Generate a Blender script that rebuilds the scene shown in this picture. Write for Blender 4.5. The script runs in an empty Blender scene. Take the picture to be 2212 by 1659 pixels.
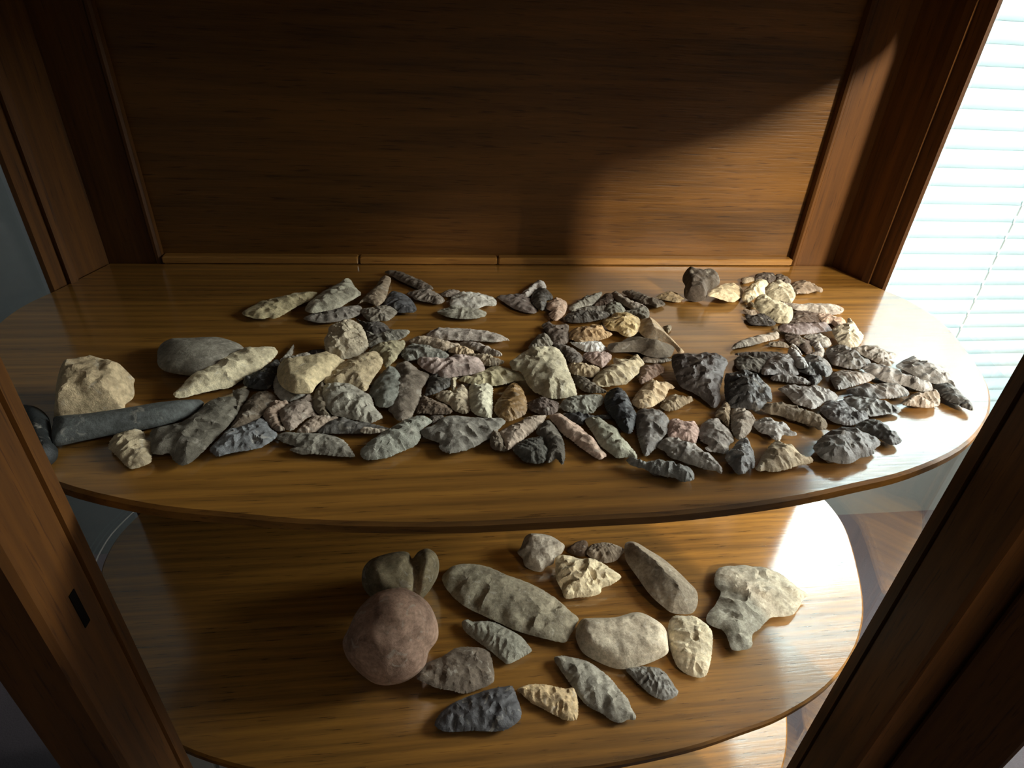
import bpy, math, random
import numpy as np
from mathutils import Matrix, Vector
from mathutils.geometry import delaunay_2d_cdt

# ------------------------------------------------------------------ scene, camera, light
scene = bpy.context.scene
COL = scene.collection
scene.view_settings.view_transform = 'Standard'
scene.view_settings.look = 'None'
scene.view_settings.gamma = 1.0
scene.view_settings.use_curve_mapping = False
scene.view_settings.exposure = 0.3
scene.cycles.use_denoising = True
scene.cycles.max_bounces = 8
scene.cycles.diffuse_bounces = 3
scene.cycles.transparent_max_bounces = 12
scene.cycles.sample_clamp_indirect = 6.0

cam_data = bpy.data.cameras.new('camera')
cam = bpy.data.objects.new('camera', cam_data)
COL.objects.link(cam)
cam_data.sensor_width = 36.0
cam_data.lens = 20.588
cam_data.clip_start = 0.01
RIGHT = Vector((0.992156, -0.116014, 0.046561))
DOWN = Vector((-0.021421, -0.524732, -0.850998))
FWD = Vector((0.123160, 0.843325, -0.523101))
m = Matrix.Identity(4)
for i in range(3):
    m[i][0] = RIGHT[i]; m[i][1] = -DOWN[i]; m[i][2] = -FWD[i]
m[0][3], m[1][3], m[2][3] = -0.07955, -0.73534, 0.27
cam.matrix_world = m
scene.camera = cam

world = bpy.data.worlds.new('outdoor_daylight')
scene.world = world
world.use_nodes = True
world.node_tree.nodes['Background'].inputs[0].default_value = (0.75, 0.87, 1.0, 1)
world.node_tree.nodes['Background'].inputs[1].default_value = 0.6

def area_light(name, loc, direction, sx, sy, watts, color, parent=None):
    d = bpy.data.lights.new(name, 'AREA')
    d.shape = 'RECTANGLE'; d.size = sx; d.size_y = sy
    d.energy = watts; d.color = color
    o = bpy.data.objects.new(name, d)
    COL.objects.link(o)
    o.location = loc
    o.rotation_euler = Vector(direction).to_track_quat('-Z', 'Y').to_euler()
    return o
# daylight behind the blind of the window in view, and in the window of the right-hand wall
DAY_BACK = area_light('daylight_behind_blind', (1.4, 0.95, 0.24), (0, -1, 0), 1.6, 2.0, 215, (0.84, 0.96, 1.0))
DAY_SIDE = area_light('daylight_side_window', (2.33, -0.20, 0.87), (-1, -0.15, -0.30), 0.9, 0.9, 114, (1.0, 0.98, 0.95))

# ------------------------------------------------------------------ helpers
def tag(o, label=None, cat=None, group=None, kind=None):
    if label: o['label'] = label
    if cat: o['category'] = cat
    if group: o['group'] = group
    if kind: o['kind'] = kind
    return o

def mesh_obj(name, verts, faces, mat, parent=None, smooth=False, angle=None):
    me = bpy.data.meshes.new(name)
    me.from_pydata([tuple(v) for v in verts], [], faces)
    me.update()
    if mat: me.materials.append(mat)
    if smooth:
        me.polygons.foreach_set('use_smooth', [True] * len(me.polygons))
        if angle: me.set_sharp_from_angle(angle=math.radians(angle))
    o = bpy.data.objects.new(name, me)
    COL.objects.link(o)
    if parent: o.parent = parent
    return o

def empty(name, loc=(0, 0, 0)):
    o = bpy.data.objects.new(name, None)
    o.empty_display_size = 0.05
    COL.objects.link(o); o.location = loc
    return o

def box_geo(x0, x1, y0, y1, z0, z1, b=0.0):
    """box with chamfered vertical and horizontal edges"""
    if b <= 0:
        v = [(x, y, z) for z in (z0, z1) for y in (y0, y1) for x in (x0, x1)]
        return v, [(0, 2, 3, 1), (4, 5, 7, 6), (0, 1, 5, 4), (2, 6, 7, 3), (0, 4, 6, 2), (1, 3, 7, 5)]
    def ring(z, i):
        return [(x0 + i, y0 + i + b, z), (x0 + i + b, y0 + i, z), (x1 - i - b, y0 + i, z), (x1 - i, y0 + i + b, z),
                (x1 - i, y1 - i - b, z), (x1 - i - b, y1 - i, z), (x0 + i + b, y1 - i, z), (x0 + i, y1 - i - b, z)]
    v = ring(z0, b) + ring(z0 + b, 0) + ring(z1 - b, 0) + ring(z1, b)
    f = [tuple(reversed(range(8))), tuple(range(24, 32))]
    for r in range(3):
        for i in range(8):
            j = (i + 1) % 8
            f.append((r * 8 + i, r * 8 + j, r * 8 + 8 + j, r * 8 + 8 + i))
    return v, f

def box(name, x0, x1, y0, y1, z0, z1, mat, parent=None, b=0.0):
    v, f = box_geo(min(x0, x1), max(x0, x1), min(y0, y1), max(y0, y1), min(z0, z1), max(z0, z1), b)
    return mesh_obj(name, v, f, mat, parent)

def prism(name, poly, z0, z1, mat, parent=None, b=0.0, smooth=False, side=None):
    """extruded plan polygon (counter-clockwise), with small chamfer b at top and bottom"""
    P = np.array(poly, float); n = len(P)
    def inset(d):
        a = np.roll(P, 1, 0); c = np.roll(P, -1, 0)
        t1 = P - a; t2 = c - P
        t1 /= np.linalg.norm(t1, axis=1)[:, None]; t2 /= np.linalg.norm(t2, axis=1)[:, None]
        n1 = np.c_[-t1[:, 1], t1[:, 0]]; n2 = np.c_[-t2[:, 1], t2[:, 0]]
        s = n1 + n2; s /= np.maximum((s * n1).sum(1), 0.5)[:, None]
        return P + s * d
    rings = [(inset(b), z0), (P, z0 + b), (P, z1 - b), (inset(b), z1)] if b > 0 else [(P, z0), (P, z1)]
    v = []
    for q, z in rings: v += [(x, y, z) for x, y in q]
    f = [tuple(reversed(range(n))), tuple(range((len(rings) - 1) * n, len(rings) * n))]
    for r in range(len(rings) - 1):
        for i in range(n):
            j = (i + 1) % n
            f.append((r * n + i, r * n + j, (r + 1) * n + j, (r + 1) * n + i))
    o = mesh_obj(name, v, f, mat, parent, smooth, 40)
    if side:
        o.data.materials.append(side)
        for p in o.data.polygons:
            if p.index >= 2: p.material_index = 1
    return o

def catmull(P, per, closed=True):
    P = np.array(P, float); n = len(P); out = []
    for i in range(n if closed else n - 1):
        if closed: p0, p1, p2, p3 = P[i - 1], P[i], P[(i + 1) % n], P[(i + 2) % n]
        else: p0, p1, p2, p3 = P[max(i - 1, 0)], P[i], P[i + 1], P[min(i + 2, n - 1)]
        for k in range(per):
            t = k / per
            out.append(0.5 * (2 * p1 + (p2 - p0) * t + (2 * p0 - 5 * p1 + 4 * p2 - p3) * t * t + (3 * p1 - p0 - 3 * p2 + p3) * t ** 3))
    if not closed: out.append(P[-1])
    return np.array(out)

def tube(name, pts, r, mat, parent=None, seg=6):
    v, f = [], []
    pts = [Vector(p) for p in pts]
    for i, p in enumerate(pts):
        t = (pts[min(i + 1, len(pts) - 1)] - pts[max(i - 1, 0)]).normalized()
        a = t.orthogonal().normalized(); b = t.cross(a)
        for k in range(seg):
            c = 2 * math.pi * k / seg
            v.append(p + a * r * math.cos(c) + b * r * math.sin(c))
    for i in range(len(pts) - 1):
        for k in range(seg):
            j = (k + 1) % seg
            f.append((i * seg + k, i * seg + j, (i + 1) * seg + j, (i + 1) * seg + k))
    f.append(tuple(reversed(range(seg)))); f.append(tuple(range((len(pts) - 1) * seg, len(pts) * seg)))
    return mesh_obj(name, v, f, mat, parent, True, 50)

# ------------------------------------------------------------------ materials
def lin(c):
    return tuple(((x / 255) / 12.92 if x / 255 <= 0.04045 else (((x / 255) + 0.055) / 1.055) ** 2.4) for x in c) + (1.0,)

def new_mat(name):
    mt = bpy.data.materials.new(name); mt.use_nodes = True
    nt = mt.node_tree; bs = nt.nodes['Principled BSDF']
    return mt, nt, bs

def N(nt, typ, **kw):
    n = nt.nodes.new(typ)
    for k, v in kw.items(): setattr(n, k, v)
    return n

def plain(name, col, rough=0.6, spec=0.5, bump=0.0, scale=60):
    mt, nt, bs = new_mat(name)
    tc = N(nt, 'ShaderNodeTexCoord'); no = N(nt, 'ShaderNodeTexNoise')
    no.inputs['Scale'].default_value = scale; no.inputs['Detail'].default_value = 4
    nt.links.new(tc.outputs['Object'], no.inputs['Vector'])
    mx = N(nt, 'ShaderNodeMix', data_type='RGBA')
    c = lin(col)
    mx.inputs[6].default_value = tuple(x * 0.93 for x in c[:3]) + (1,)
    mx.inputs[7].default_value = tuple(min(1, x * 1.06) for x in c[:3]) + (1,)
    nt.links.new(no.outputs['Fac'], mx.inputs[0]); nt.links.new(mx.outputs[2], bs.inputs['Base Color'])
    bs.inputs['Roughness'].default_value = rough
    bs.inputs['Specular IOR Level'].default_value = spec
    if bump:
        bp = N(nt, 'ShaderNodeBump'); bp.inputs['Strength'].default_value = bump; bp.inputs['Distance'].default_value = 0.002
        nt.links.new(no.outputs['Fac'], bp.inputs['Height']); nt.links.new(bp.outputs[0], bs.inputs['Normal'])
    return mt

def oak(name, axis, dark, light, rough, coat, coat_ior=1.5, coat_rough=0.1, grain=1.0, bump=0.15):
    """oak with the grain running along one axis: broad figure, fine fibres and dark open pores"""
    mt, nt, bs = new_mat(name)
    L = nt.links.new
    tc = N(nt, 'ShaderNodeTexCoord')
    def stretched(along, across):
        mp = N(nt, 'ShaderNodeMapping')
        s = [across] * 3; s[axis] = along
        mp.inputs['Scale'].default_value = s
        L(tc.outputs['Object'], mp.inputs['Vector'])
        return mp
    fig = N(nt, 'ShaderNodeTexNoise'); fig.inputs['Scale'].default_value = 1; fig.inputs['Detail'].default_value = 3; fig.inputs['Distortion'].default_value = 0.8
    L(stretched(1.6, 26).outputs[0], fig.inputs['Vector'])
    fib = N(nt, 'ShaderNodeTexNoise'); fib.inputs['Scale'].default_value = 1; fib.inputs['Detail'].default_value = 5; fib.inputs['Roughness'].default_value = 0.6
    L(stretched(9, 260).outputs[0], fib.inputs['Vector'])
    pore = N(nt, 'ShaderNodeTexNoise'); pore.inputs['Scale'].default_value = 1; pore.inputs['Detail'].default_value = 2
    L(stretched(28, 520).outputs[0], pore.inputs['Vector'])
    wav = N(nt, 'ShaderNodeTexWave'); wav.wave_type = 'BANDS'; wav.bands_direction = 'XYZ'[1 if axis != 1 else 0]
    wav.inputs['Scale'].default_value = 1; wav.inputs['Distortion'].default_value = 9; wav.inputs['Detail'].default_value = 3; wav.inputs['Detail Scale'].default_value = 0.6
    L(stretched(1.2, 24).outputs[0], wav.inputs['Vector'])
    a = N(nt, 'ShaderNodeMath', operation='MULTIPLY_ADD'); a.inputs[1].default_value = 0.55
    L(fig.outputs['Fac'], a.inputs[0])
    b = N(nt, 'ShaderNodeMath', operation='MULTIPLY'); b.inputs[1].default_value = 0.42 * grain
    L(fib.outputs['Fac'], b.inputs[0]); L(b.outputs[0], a.inputs[2])
    c = N(nt, 'ShaderNodeMath', operation='MULTIPLY_ADD'); c.inputs[1].default_value = 0.10 * grain
    L(wav.outputs['Fac'], c.inputs[0]); L(a.outputs[0], c.inputs[2])
    rp = N(nt, 'ShaderNodeValToRGB')
    rp.color_ramp.elements[0].position = 0.30; rp.color_ramp.elements[0].color = lin(dark)
    rp.color_ramp.elements[1].position = 0.76; rp.color_ramp.elements[1].color = lin(light)
    L(c.outputs[0], rp.inputs[0])
    pr = N(nt, 'ShaderNodeValToRGB')
    pr.color_ramp.elements[0].position = 0.60; pr.color_ramp.elements[0].color = (1, 1, 1, 1)
    pr.color_ramp.elements[1].position = 0.72; pr.color_ramp.elements[1].color = (0.5, 0.45, 0.4, 1)
    L(pore.outputs['Fac'], pr.inputs[0])
    mx = N(nt, 'ShaderNodeMix', data_type='RGBA', blend_type='MULTIPLY'); mx.inputs[0].default_value = 1.0
    L(rp.outputs[0], mx.inputs[6]); L(pr.outputs[0], mx.inputs[7])
    L(mx.outputs[2], bs.inputs['Base Color'])
    bs.inputs['Roughness'].default_value = rough
    bs.inputs['Coat Weight'].default_value = coat
    bs.inputs['Specular IOR Level'].default_value = 0.5 if coat > 0.5 else 0.3
    bs.inputs['Coat IOR'].default_value = coat_ior
    bs.inputs['Coat Roughness'].default_value = coat_rough
    bp = N(nt, 'ShaderNodeBump'); bp.inputs['Strength'].default_value = bump; bp.inputs['Distance'].default_value = 0.0006
    hs = N(nt, 'ShaderNodeMath', operation='SUBTRACT'); L(fib.outputs['Fac'], hs.inputs[0])
    hp = N(nt, 'ShaderNodeMath', operation='MULTIPLY'); hp.inputs[1].default_value = 0.8; L(pore.outputs['Fac'], hp.inputs[0]); L(hp.outputs[0], hs.inputs[1])
    L(hs.outputs[0], bp.inputs['Height'])
    L(bp.outputs[0], bs.inputs['Normal']); L(bp.outputs[0], bs.inputs['Coat Normal'])
    return mt

def stone_mat(name, rough, spec, bump, chip, low=0.60, scale=38):
    """stone colour comes from the object colour; mottling, veins and pitting are procedural"""
    mt, nt, bs = new_mat(name)
    L = nt.links.new
    tc = N(nt, 'ShaderNodeTexCoord'); oi = N(nt, 'ShaderNodeObjectInfo')
    sc = N(nt, 'ShaderNodeVectorMath', operation='SCALE'); sc.inputs['Scale'].default_value = 37.0
    cv = N(nt, 'ShaderNodeCombineXYZ')
    for i in range(3): L(oi.outputs['Random'], cv.inputs[i])
    L(cv.outputs[0], sc.inputs[0])
    ad = N(nt, 'ShaderNodeVectorMath', operation='ADD'); L(tc.outputs['Object'], ad.inputs[0]); L(sc.outputs[0], ad.inputs[1])
    def noise(scale, detail, rgh=0.55, dist=0.0):
        n = N(nt, 'ShaderNodeTexNoise'); n.inputs['Scale'].default_value = scale; n.inputs['Detail'].default_value = detail
        n.inputs['Roughness'].default_value = rgh; n.inputs['Distortion'].default_value = dist
        L(ad.outputs[0], n.inputs['Vector']); return n
    big = noise(scale, 4, 0.6, 0.6); mid = noise(230, 6, 0.7); fine = noise(1100, 4)
    r1 = N(nt, 'ShaderNodeValToRGB')
    e = r1.color_ramp.elements
    e[0].position = 0.30; e[0].color = (low, low * 0.96, low * 0.93, 1); e[1].position = 0.68; e[1].color = (1.16, 1.16, 1.15, 1)
    L(big.outputs['Fac'], r1.inputs[0])
    r2 = N(nt, 'ShaderNodeValToRGB'); e = r2.color_ramp.elements
    e[0].position = 0.34; e[0].color = (0.66, 0.65, 0.63, 1); e[1].position = 0.62; e[1].color = (1.14, 1.14, 1.14, 1)
    L(mid.outputs['Fac'], r2.inputs[0])
    m1 = N(nt, 'ShaderNodeMix', data_type='RGBA', blend_type='MULTIPLY'); m1.inputs[0].default_value = 1
    L(oi.outputs['Color'], m1.inputs[6]); L(r1.outputs[0], m1.inputs[7])
    m2 = N(nt, 'ShaderNodeMix', data_type='RGBA', blend_type='MULTIPLY'); m2.inputs[0].default_value = 1
    L(m1.outputs[2], m2.inputs[6]); L(r2.outputs[0], m2.inputs[7])
    # pale chips and patina
    r3 = N(nt, 'ShaderNodeValToRGB'); e = r3.color_ramp.elements
    e[0].position = 0.60; e[0].color = (0, 0, 0, 1); e[1].position = 0.70; e[1].color = (chip, chip, chip, 1)
    pn = noise(85, 3, 0.5, 1.2); L(pn.outputs['Fac'], r3.inputs[0])
    m3 = N(nt, 'ShaderNodeMix', data_type='RGBA'); L(r3.outputs[0], m3.inputs[0]); L(m2.outputs[2], m3.inputs[6])
    m3.inputs[7].default_value = lin((205, 198, 184))
    L(m3.outputs[2], bs.inputs['Base Color'])
    rr = N(nt, 'ShaderNodeMapRange'); rr.inputs['To Min'].default_value = rough - 0.1; rr.inputs['To Max'].default_value = min(1, rough + 0.12)
    L(mid.outputs['Fac'], rr.inputs['Value']); L(rr.outputs[0], bs.inputs['Roughness'])
    bs.inputs['Specular IOR Level'].default_value = spec
    b1 = N(nt, 'ShaderNodeBump'); b1.inputs['Strength'].default_value = bump; b1.inputs['Distance'].default_value = 0.0022
    L(mid.outputs['Fac'], b1.inputs['Height'])
    b2 = N(nt, 'ShaderNodeBump'); b2.inputs['Strength'].default_value = bump * 0.6; b2.inputs['Distance'].default_value = 0.0006
    L(fine.outputs['Fac'], b2.inputs['Height']); L(b1.outputs[0], b2.inputs['Normal'])
    L(b2.outputs[0], bs.inputs['Normal'])
    return mt

OAK_SHELF = oak('oak_shelf_varnished', 0, (78, 50, 14), (176, 124, 50), 0.5, 1.0, 3.0, 0.13)
OAK_EDGE = oak('oak_shelf_edge', 0, (68, 43, 12), (150, 104, 42), 0.5, 0.1, 1.5, 0.3)
OAK_PANEL = oak('oak_panel_varnished', 0, (48, 28, 7), (110, 72, 25), 0.45, 0.15, 1.5, 0.3, 1.3, 0.6)
OAK_RAIL = oak('oak_rail_varnished', 0, (104, 68, 28), (172, 124, 60), 0.4, 0.4, 1.5, 0.2)
OAK_POST = oak('oak_post_varnished', 2, (56, 31, 6), (112, 68, 17), 0.6, 0.05, 1.5, 0.22, 0.8)
WALL = plain('painted_wall', (104, 110, 112), 0.85, 0.3)
CEIL = plain('ceiling_paint', (205, 203, 198), 0.9, 0.2)
WALL_DARK = plain('light_blocker_paint', (96, 88, 82), 0.85, 0.3)  # kept dark so the added blocking wall bounces little light
CARPET = plain('carpet', (78, 73, 77), 1.0, 0.1, 0.5, 300)
WHITE = plain('white_paint', (225, 226, 224), 0.5)
DARK = plain('dark_slot', (14, 10, 8), 0.9, 0.1)
BOOK_WHITE = plain('book_cloth_white', (205, 208, 206), 0.7)
BOOK_BEIGE = plain('book_cloth_beige', (176, 158, 144), 0.7)
PAPER = plain('book_paper', (190, 184, 168), 0.9)
STONE = {'m': stone_mat('stone_matte', 0.8, 0.3, 0.55, 0.35), 'g': stone_mat('stone_flint', 0.46, 0.5, 0.5, 0.28),
         's': stone_mat('stone_ground_smooth', 0.72, 0.25, 0.4, 0.35, 0.42, 30)}

def glass_mat(name, tint=(0.96, 0.98, 0.97)):
    mt, nt, bs = new_mat(name)
    nt.nodes.remove(bs)
    out = nt.nodes['Material Output']
    tr = N(nt, 'ShaderNodeBsdfTransparent'); tr.inputs[0].default_value = tint + (1,)
    gl = N(nt, 'ShaderNodeBsdfGlossy'); gl.inputs['Roughness'].default_value = 0.02
    lw = N(nt, 'ShaderNodeLayerWeight'); lw.inputs[0].default_value = 0.5
    pw = N(nt, 'ShaderNodeMath', operation='POWER'); pw.inputs[1].default_value = 5.0
    nt.links.new(lw.outputs['Facing'], pw.inputs[0])
    fr = N(nt, 'ShaderNodeMath', operation='MULTIPLY_ADD'); fr.inputs[1].default_value = 0.96; fr.inputs[2].default_value = 0.04
    nt.links.new(pw.outputs[0], fr.inputs[0])
    mx = N(nt, 'ShaderNodeMixShader')
    nt.links.new(fr.outputs[0], mx.inputs[0]); nt.links.new(tr.outputs[0], mx.inputs[1]); nt.links.new(gl.outputs[0], mx.inputs[2])
    nt.links.new(mx.outputs[0], out.inputs['Surface'])
    return mt
GLASS = glass_mat('clear_glass')

def slat_mat():
    mt, nt, bs = new_mat('blind_slat_translucent')
    nt.nodes.remove(bs)
    out = nt.nodes['Material Output']
    d = N(nt, 'ShaderNodeBsdfDiffuse'); d.inputs[0].default_value = (0.42, 0.44, 0.44, 1)
    t = N(nt, 'ShaderNodeBsdfTranslucent'); t.inputs[0].default_value = (0.44, 0.475, 0.475, 1)
    mx = N(nt, 'ShaderNodeMixShader'); mx.inputs[0].default_value = 0.72
    nt.links.new(d.outputs[0], mx.inputs[1]); nt.links.new(t.outputs[0], mx.inputs[2]); nt.links.new(mx.outputs[0], out.inputs['Surface'])
    return mt
SLAT = slat_mat()

# ------------------------------------------------------------------ the room
ZF, ZC = -1.066, 1.46
XL, XR, YB, YF = -2.3, 2.2, 0.55, -3.2
YM = -1.35   # added wall out of view; its gap edge cuts off the lamp light
def struct(o, label, cat):
    return tag(o, label, cat, kind='structure')
struct(box('floor', XL, XR, YF, YB, ZF - 0.05, ZF, CARPET), 'grey mauve carpeted floor seen through the glass at right', 'floor')
struct(box('ceiling', XL, XR, YF, YB, ZC, ZC + 0.05, CEIL), 'plain pale ceiling of the room', 'ceiling')
struct(box('wall_left', XL - 0.1, XL, YF, YB, ZF, ZC, WALL), 'plain blue grey wall on the left side of the room', 'wall')
struct(box('wall_front', XL, XR, YF - 0.1, YF, ZF, ZC, WALL), 'plain wall of the room behind the viewer', 'wall')
# wall_with_hole also makes the added light-blocking wall
def wall_with_hole(name, axis, pos, thick, a0, a1, h0, h1, z0, z1, label, mat=None):
    """wall plane at pos along axis ('x' or 'y'), hole h0..h1 / z0..z1"""
    vs, fs = [], []
    for (p0, p1, q0, q1) in ((a0, h0, ZF, ZC), (h1, a1, ZF, ZC), (h0, h1, ZF, z0), (h0, h1, z1, ZC)):
        if axis == 'y': v, f = box_geo(p0, p1, pos, pos + thick, q0, q1)
        else: v, f = box_geo(pos, pos + thick, p0, p1, q0, q1)
        k = len(vs); vs += v; fs += [tuple(i + k for i in q) for q in f]
    return struct(mesh_obj(name, vs, fs, mat or WALL), label, 'wall')
WX0, WX1, WZ0, WZ1 = 0.72, 2.08, -0.72, 1.2
wall_with_hole('wall_back', 'y', YB, 0.12, XL, XR, WX0, WX1, WZ0, WZ1, 'grey painted wall behind the cabinet')
wall_with_hole('wall_right', 'x', XR, 0.12, YF, YB + 0.12, -0.65, 0.25, 0.42, 1.32, 'painted wall with a window on the right of the room')

wall_with_hole('wall_light_blocker', 'y', YM - 0.1, 0.1, XL, XR, 0.805, 1.75, ZF, 1.0, 'unseen wall added behind the viewer to block lamp light, with a gap', WALL_DARK)

def window(name, axis, pos, thick, h0, h1, z0, z1, label):
    w = empty(name, (0, 0, 0)); struct(w, label, 'window')
    def bar(nm, p0, p1, q0, q1, d0, d1, mat=WHITE):
        if axis == 'y': return box(nm, p0, p1, pos + d0, pos + d1, q0, q1, mat, w)
        return box(nm, pos + d0, pos + d1, p0, p1, q0, q1, mat, w)
    bar('jamb', h0, h0 + 0.04, z0, z1, 0.03, thick); bar('jamb', h1 - 0.04, h1, z0, z1, 0.03, thick)
    bar('head', h0 + 0.04, h1 - 0.04, z1 - 0.04, z1, 0.03, thick); bar('sill', h0, h1, z0, z0 + 0.03, -0.03, thick)
    bar('pane', h0 + 0.04, h1 - 0.04, z0 + 0.03, z1 - 0.04, 0.085, 0.09, GLASS)
    return w
w1 = window('window_1', 'y', YB, 0.12, WX0, WX1, WZ0, WZ1, 'bright daylight window behind the white blind at right')
w2 = window('window_2', 'x', XR, 0.12, -0.65, 0.25, 0.42, 1.32, 'daylight window in the right-hand wall')

# horizontal blind in window_1: every slat, the ladder cords with their loops
blind = empty('window_blind', (1.4, YB - 0.02, WZ0 + 0.04))
tag(blind, 'white horizontal slat blind over the bright window at right', 'window blind')
PITCH = 0.0402; SLW = 0.052; TILT = math.radians(66)
ysl = YB - 0.02
def slat_mesh():
    v, f = [], []
    n = 6
    for s, th in ((0, 0.0), (1, 0.0022)):
        for i in range(n + 1):
            u = (i / n - 0.5) * SLW; crown = 0.004 * (1 - (2 * i / n - 1) ** 2) + th
            # local: y across the slat, z thickness -> tilt so that the room-side edge hangs low
            yy = -u * math.cos(TILT) - crown * math.sin(TILT) ; zz = -u * -math.sin(TILT) * 1.0 + crown * 0.0
            yy = u * math.cos(TILT) - crown * math.sin(TILT); zz = u * math.sin(TILT) + crown * math.cos(TILT)
            v += [(-0.64, yy, zz), (0.64, yy, zz)]
    m_ = (n + 1) * 2
    for i in range(n):
        a = 2 * i
        f.append((a, a + 1, a + 3, a + 2)); f.append((m_ + a, m_ + a + 2, m_ + a + 3, m_ + a + 1))
        f.append((a, a + 2, m_ + a + 2, m_ + a)); f.append((a + 1, m_ + a + 1, m_ + a + 3, a + 3))
    f.append((0, m_, m_ + 1, 1)); e = 2 * n; f.append((e, e + 1, m_ + e + 1, m_ + e))
    me = bpy.data.meshes.new('slat'); me.from_pydata(v, [], f); me.update()
    me.materials.append(SLAT); me.polygons.foreach_set('use_smooth', [True] * len(me.polygons)); me.set_sharp_from_angle(angle=0.7)
    return me
sm = slat_mesh()
SL0 = 0.001 - 0.0402 * 16 - 0.018
nsl = int((WZ1 - 0.10 - SL0) / PITCH)
for i in range(nsl):
    o = bpy.data.objects.new('slat', sm); COL.objects.link(o); o.parent = blind
    o.location = (0, 0, SL0 + i * PITCH - blind.location.z)
def bl(name, x0, x1, y0, y1, z0, z1, mat=WHITE):
    o = box(name, x0 - 1.4, x1 - 1.4, y0 - ysl, y1 - ysl, z0 - blind.location.z, z1 - blind.location.z, mat, blind); return o
bl('head_rail', 0.76, 2.04, ysl - 0.025, ysl + 0.025, WZ1 - 0.09, WZ1 - 0.045)
bl('bottom_rail', 0.76, 2.04, ysl - 0.022, ysl + 0.022, SL0 - 0.045, SL0 - 0.03)
CORD = plain('blind_cord', (196, 206, 206), 0.8)
for cx in (0.90, 1.28, 1.66, 1.95):
    cd = tube('ladder_cord', [(cx - 1.4, -0.031, SL0 - 0.03 - blind.location.z), (cx - 1.4, -0.031, WZ1 - 0.09 - blind.location.z)], 0.0022, CORD, blind, 5)
    for i in range(nsl):
        z = SL0 + i * PITCH - blind.location.z - 0.012
        tube('cord_loop', [(cx - 1.4, -0.031, z + 0.009), (cx - 1.4 - 0.006, -0.034, z + 0.003), (cx - 1.4 - 0.004, -0.034, z - 0.006), (cx - 1.4, -0.031, z - 0.009)], 0.0024, CORD, cd, 4)

# ceiling lamp up to the front right: warm light under the shelf above
lamp = empty('ceiling_lamp', (1.25, -2.2, ZC)); tag(lamp, 'round ceiling lamp out of view at front right', 'lamp')
def disc(name, r0, r1, z0, z1, mat, parent, n=24):
    v = [(r0 * math.cos(2 * math.pi * i / n), r0 * math.sin(2 * math.pi * i / n), z0) for i in range(n)]
    v += [(r1 * math.cos(2 * math.pi * i / n), r1 * math.sin(2 * math.pi * i / n), z1) for i in range(n)]
    f = [tuple(reversed(range(n))), tuple(range(n, 2 * n))] + [(i, (i + 1) % n, n + (i + 1) % n, n + i) for i in range(n)]
    return mesh_obj(name, v, f, mat, parent)
disc('base', 0.17, 0.15, -0.02, 0.0, WHITE, lamp)
ld = bpy.data.lights.new('lamp_light', 'AREA'); ld.shape = 'DISK'; ld.size = 0.34; ld.energy = 150; ld.color = (1.0, 0.88, 0.72)
lo = bpy.data.objects.new('lamp_light', ld); COL.objects.link(lo); lo.parent = lamp; lo.location = (0, 0, -0.13)
lo.rotation_euler = Vector((-0.95, 2.0, -1.2)).to_track_quat('-Z', 'Y').to_euler()

# ------------------------------------------------------------------ the cabinet
ZB, ZT = -1.0, 0.74
H = 0.32775
half = [(0.493, -0.086), (0.5035, -0.125), (0.5035, -0.165), (0.495, -0.20), (0.474, -0.251), (0.449, -0.301), (0.4235, -0.338), (0.385, -0.376),
        (0.331, -0.411), (0.268, -0.4355), (0.215, -0.4475), (0.152, -0.459), (0.061, -0.4665)]
right_curve = catmull(half + [(-0.061, -0.4665)], 4, False)[:-4]
arc = [tuple(p) for p in right_curve] + [(-x, y) for x, y in reversed([tuple(p) for p in right_curve])]
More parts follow.
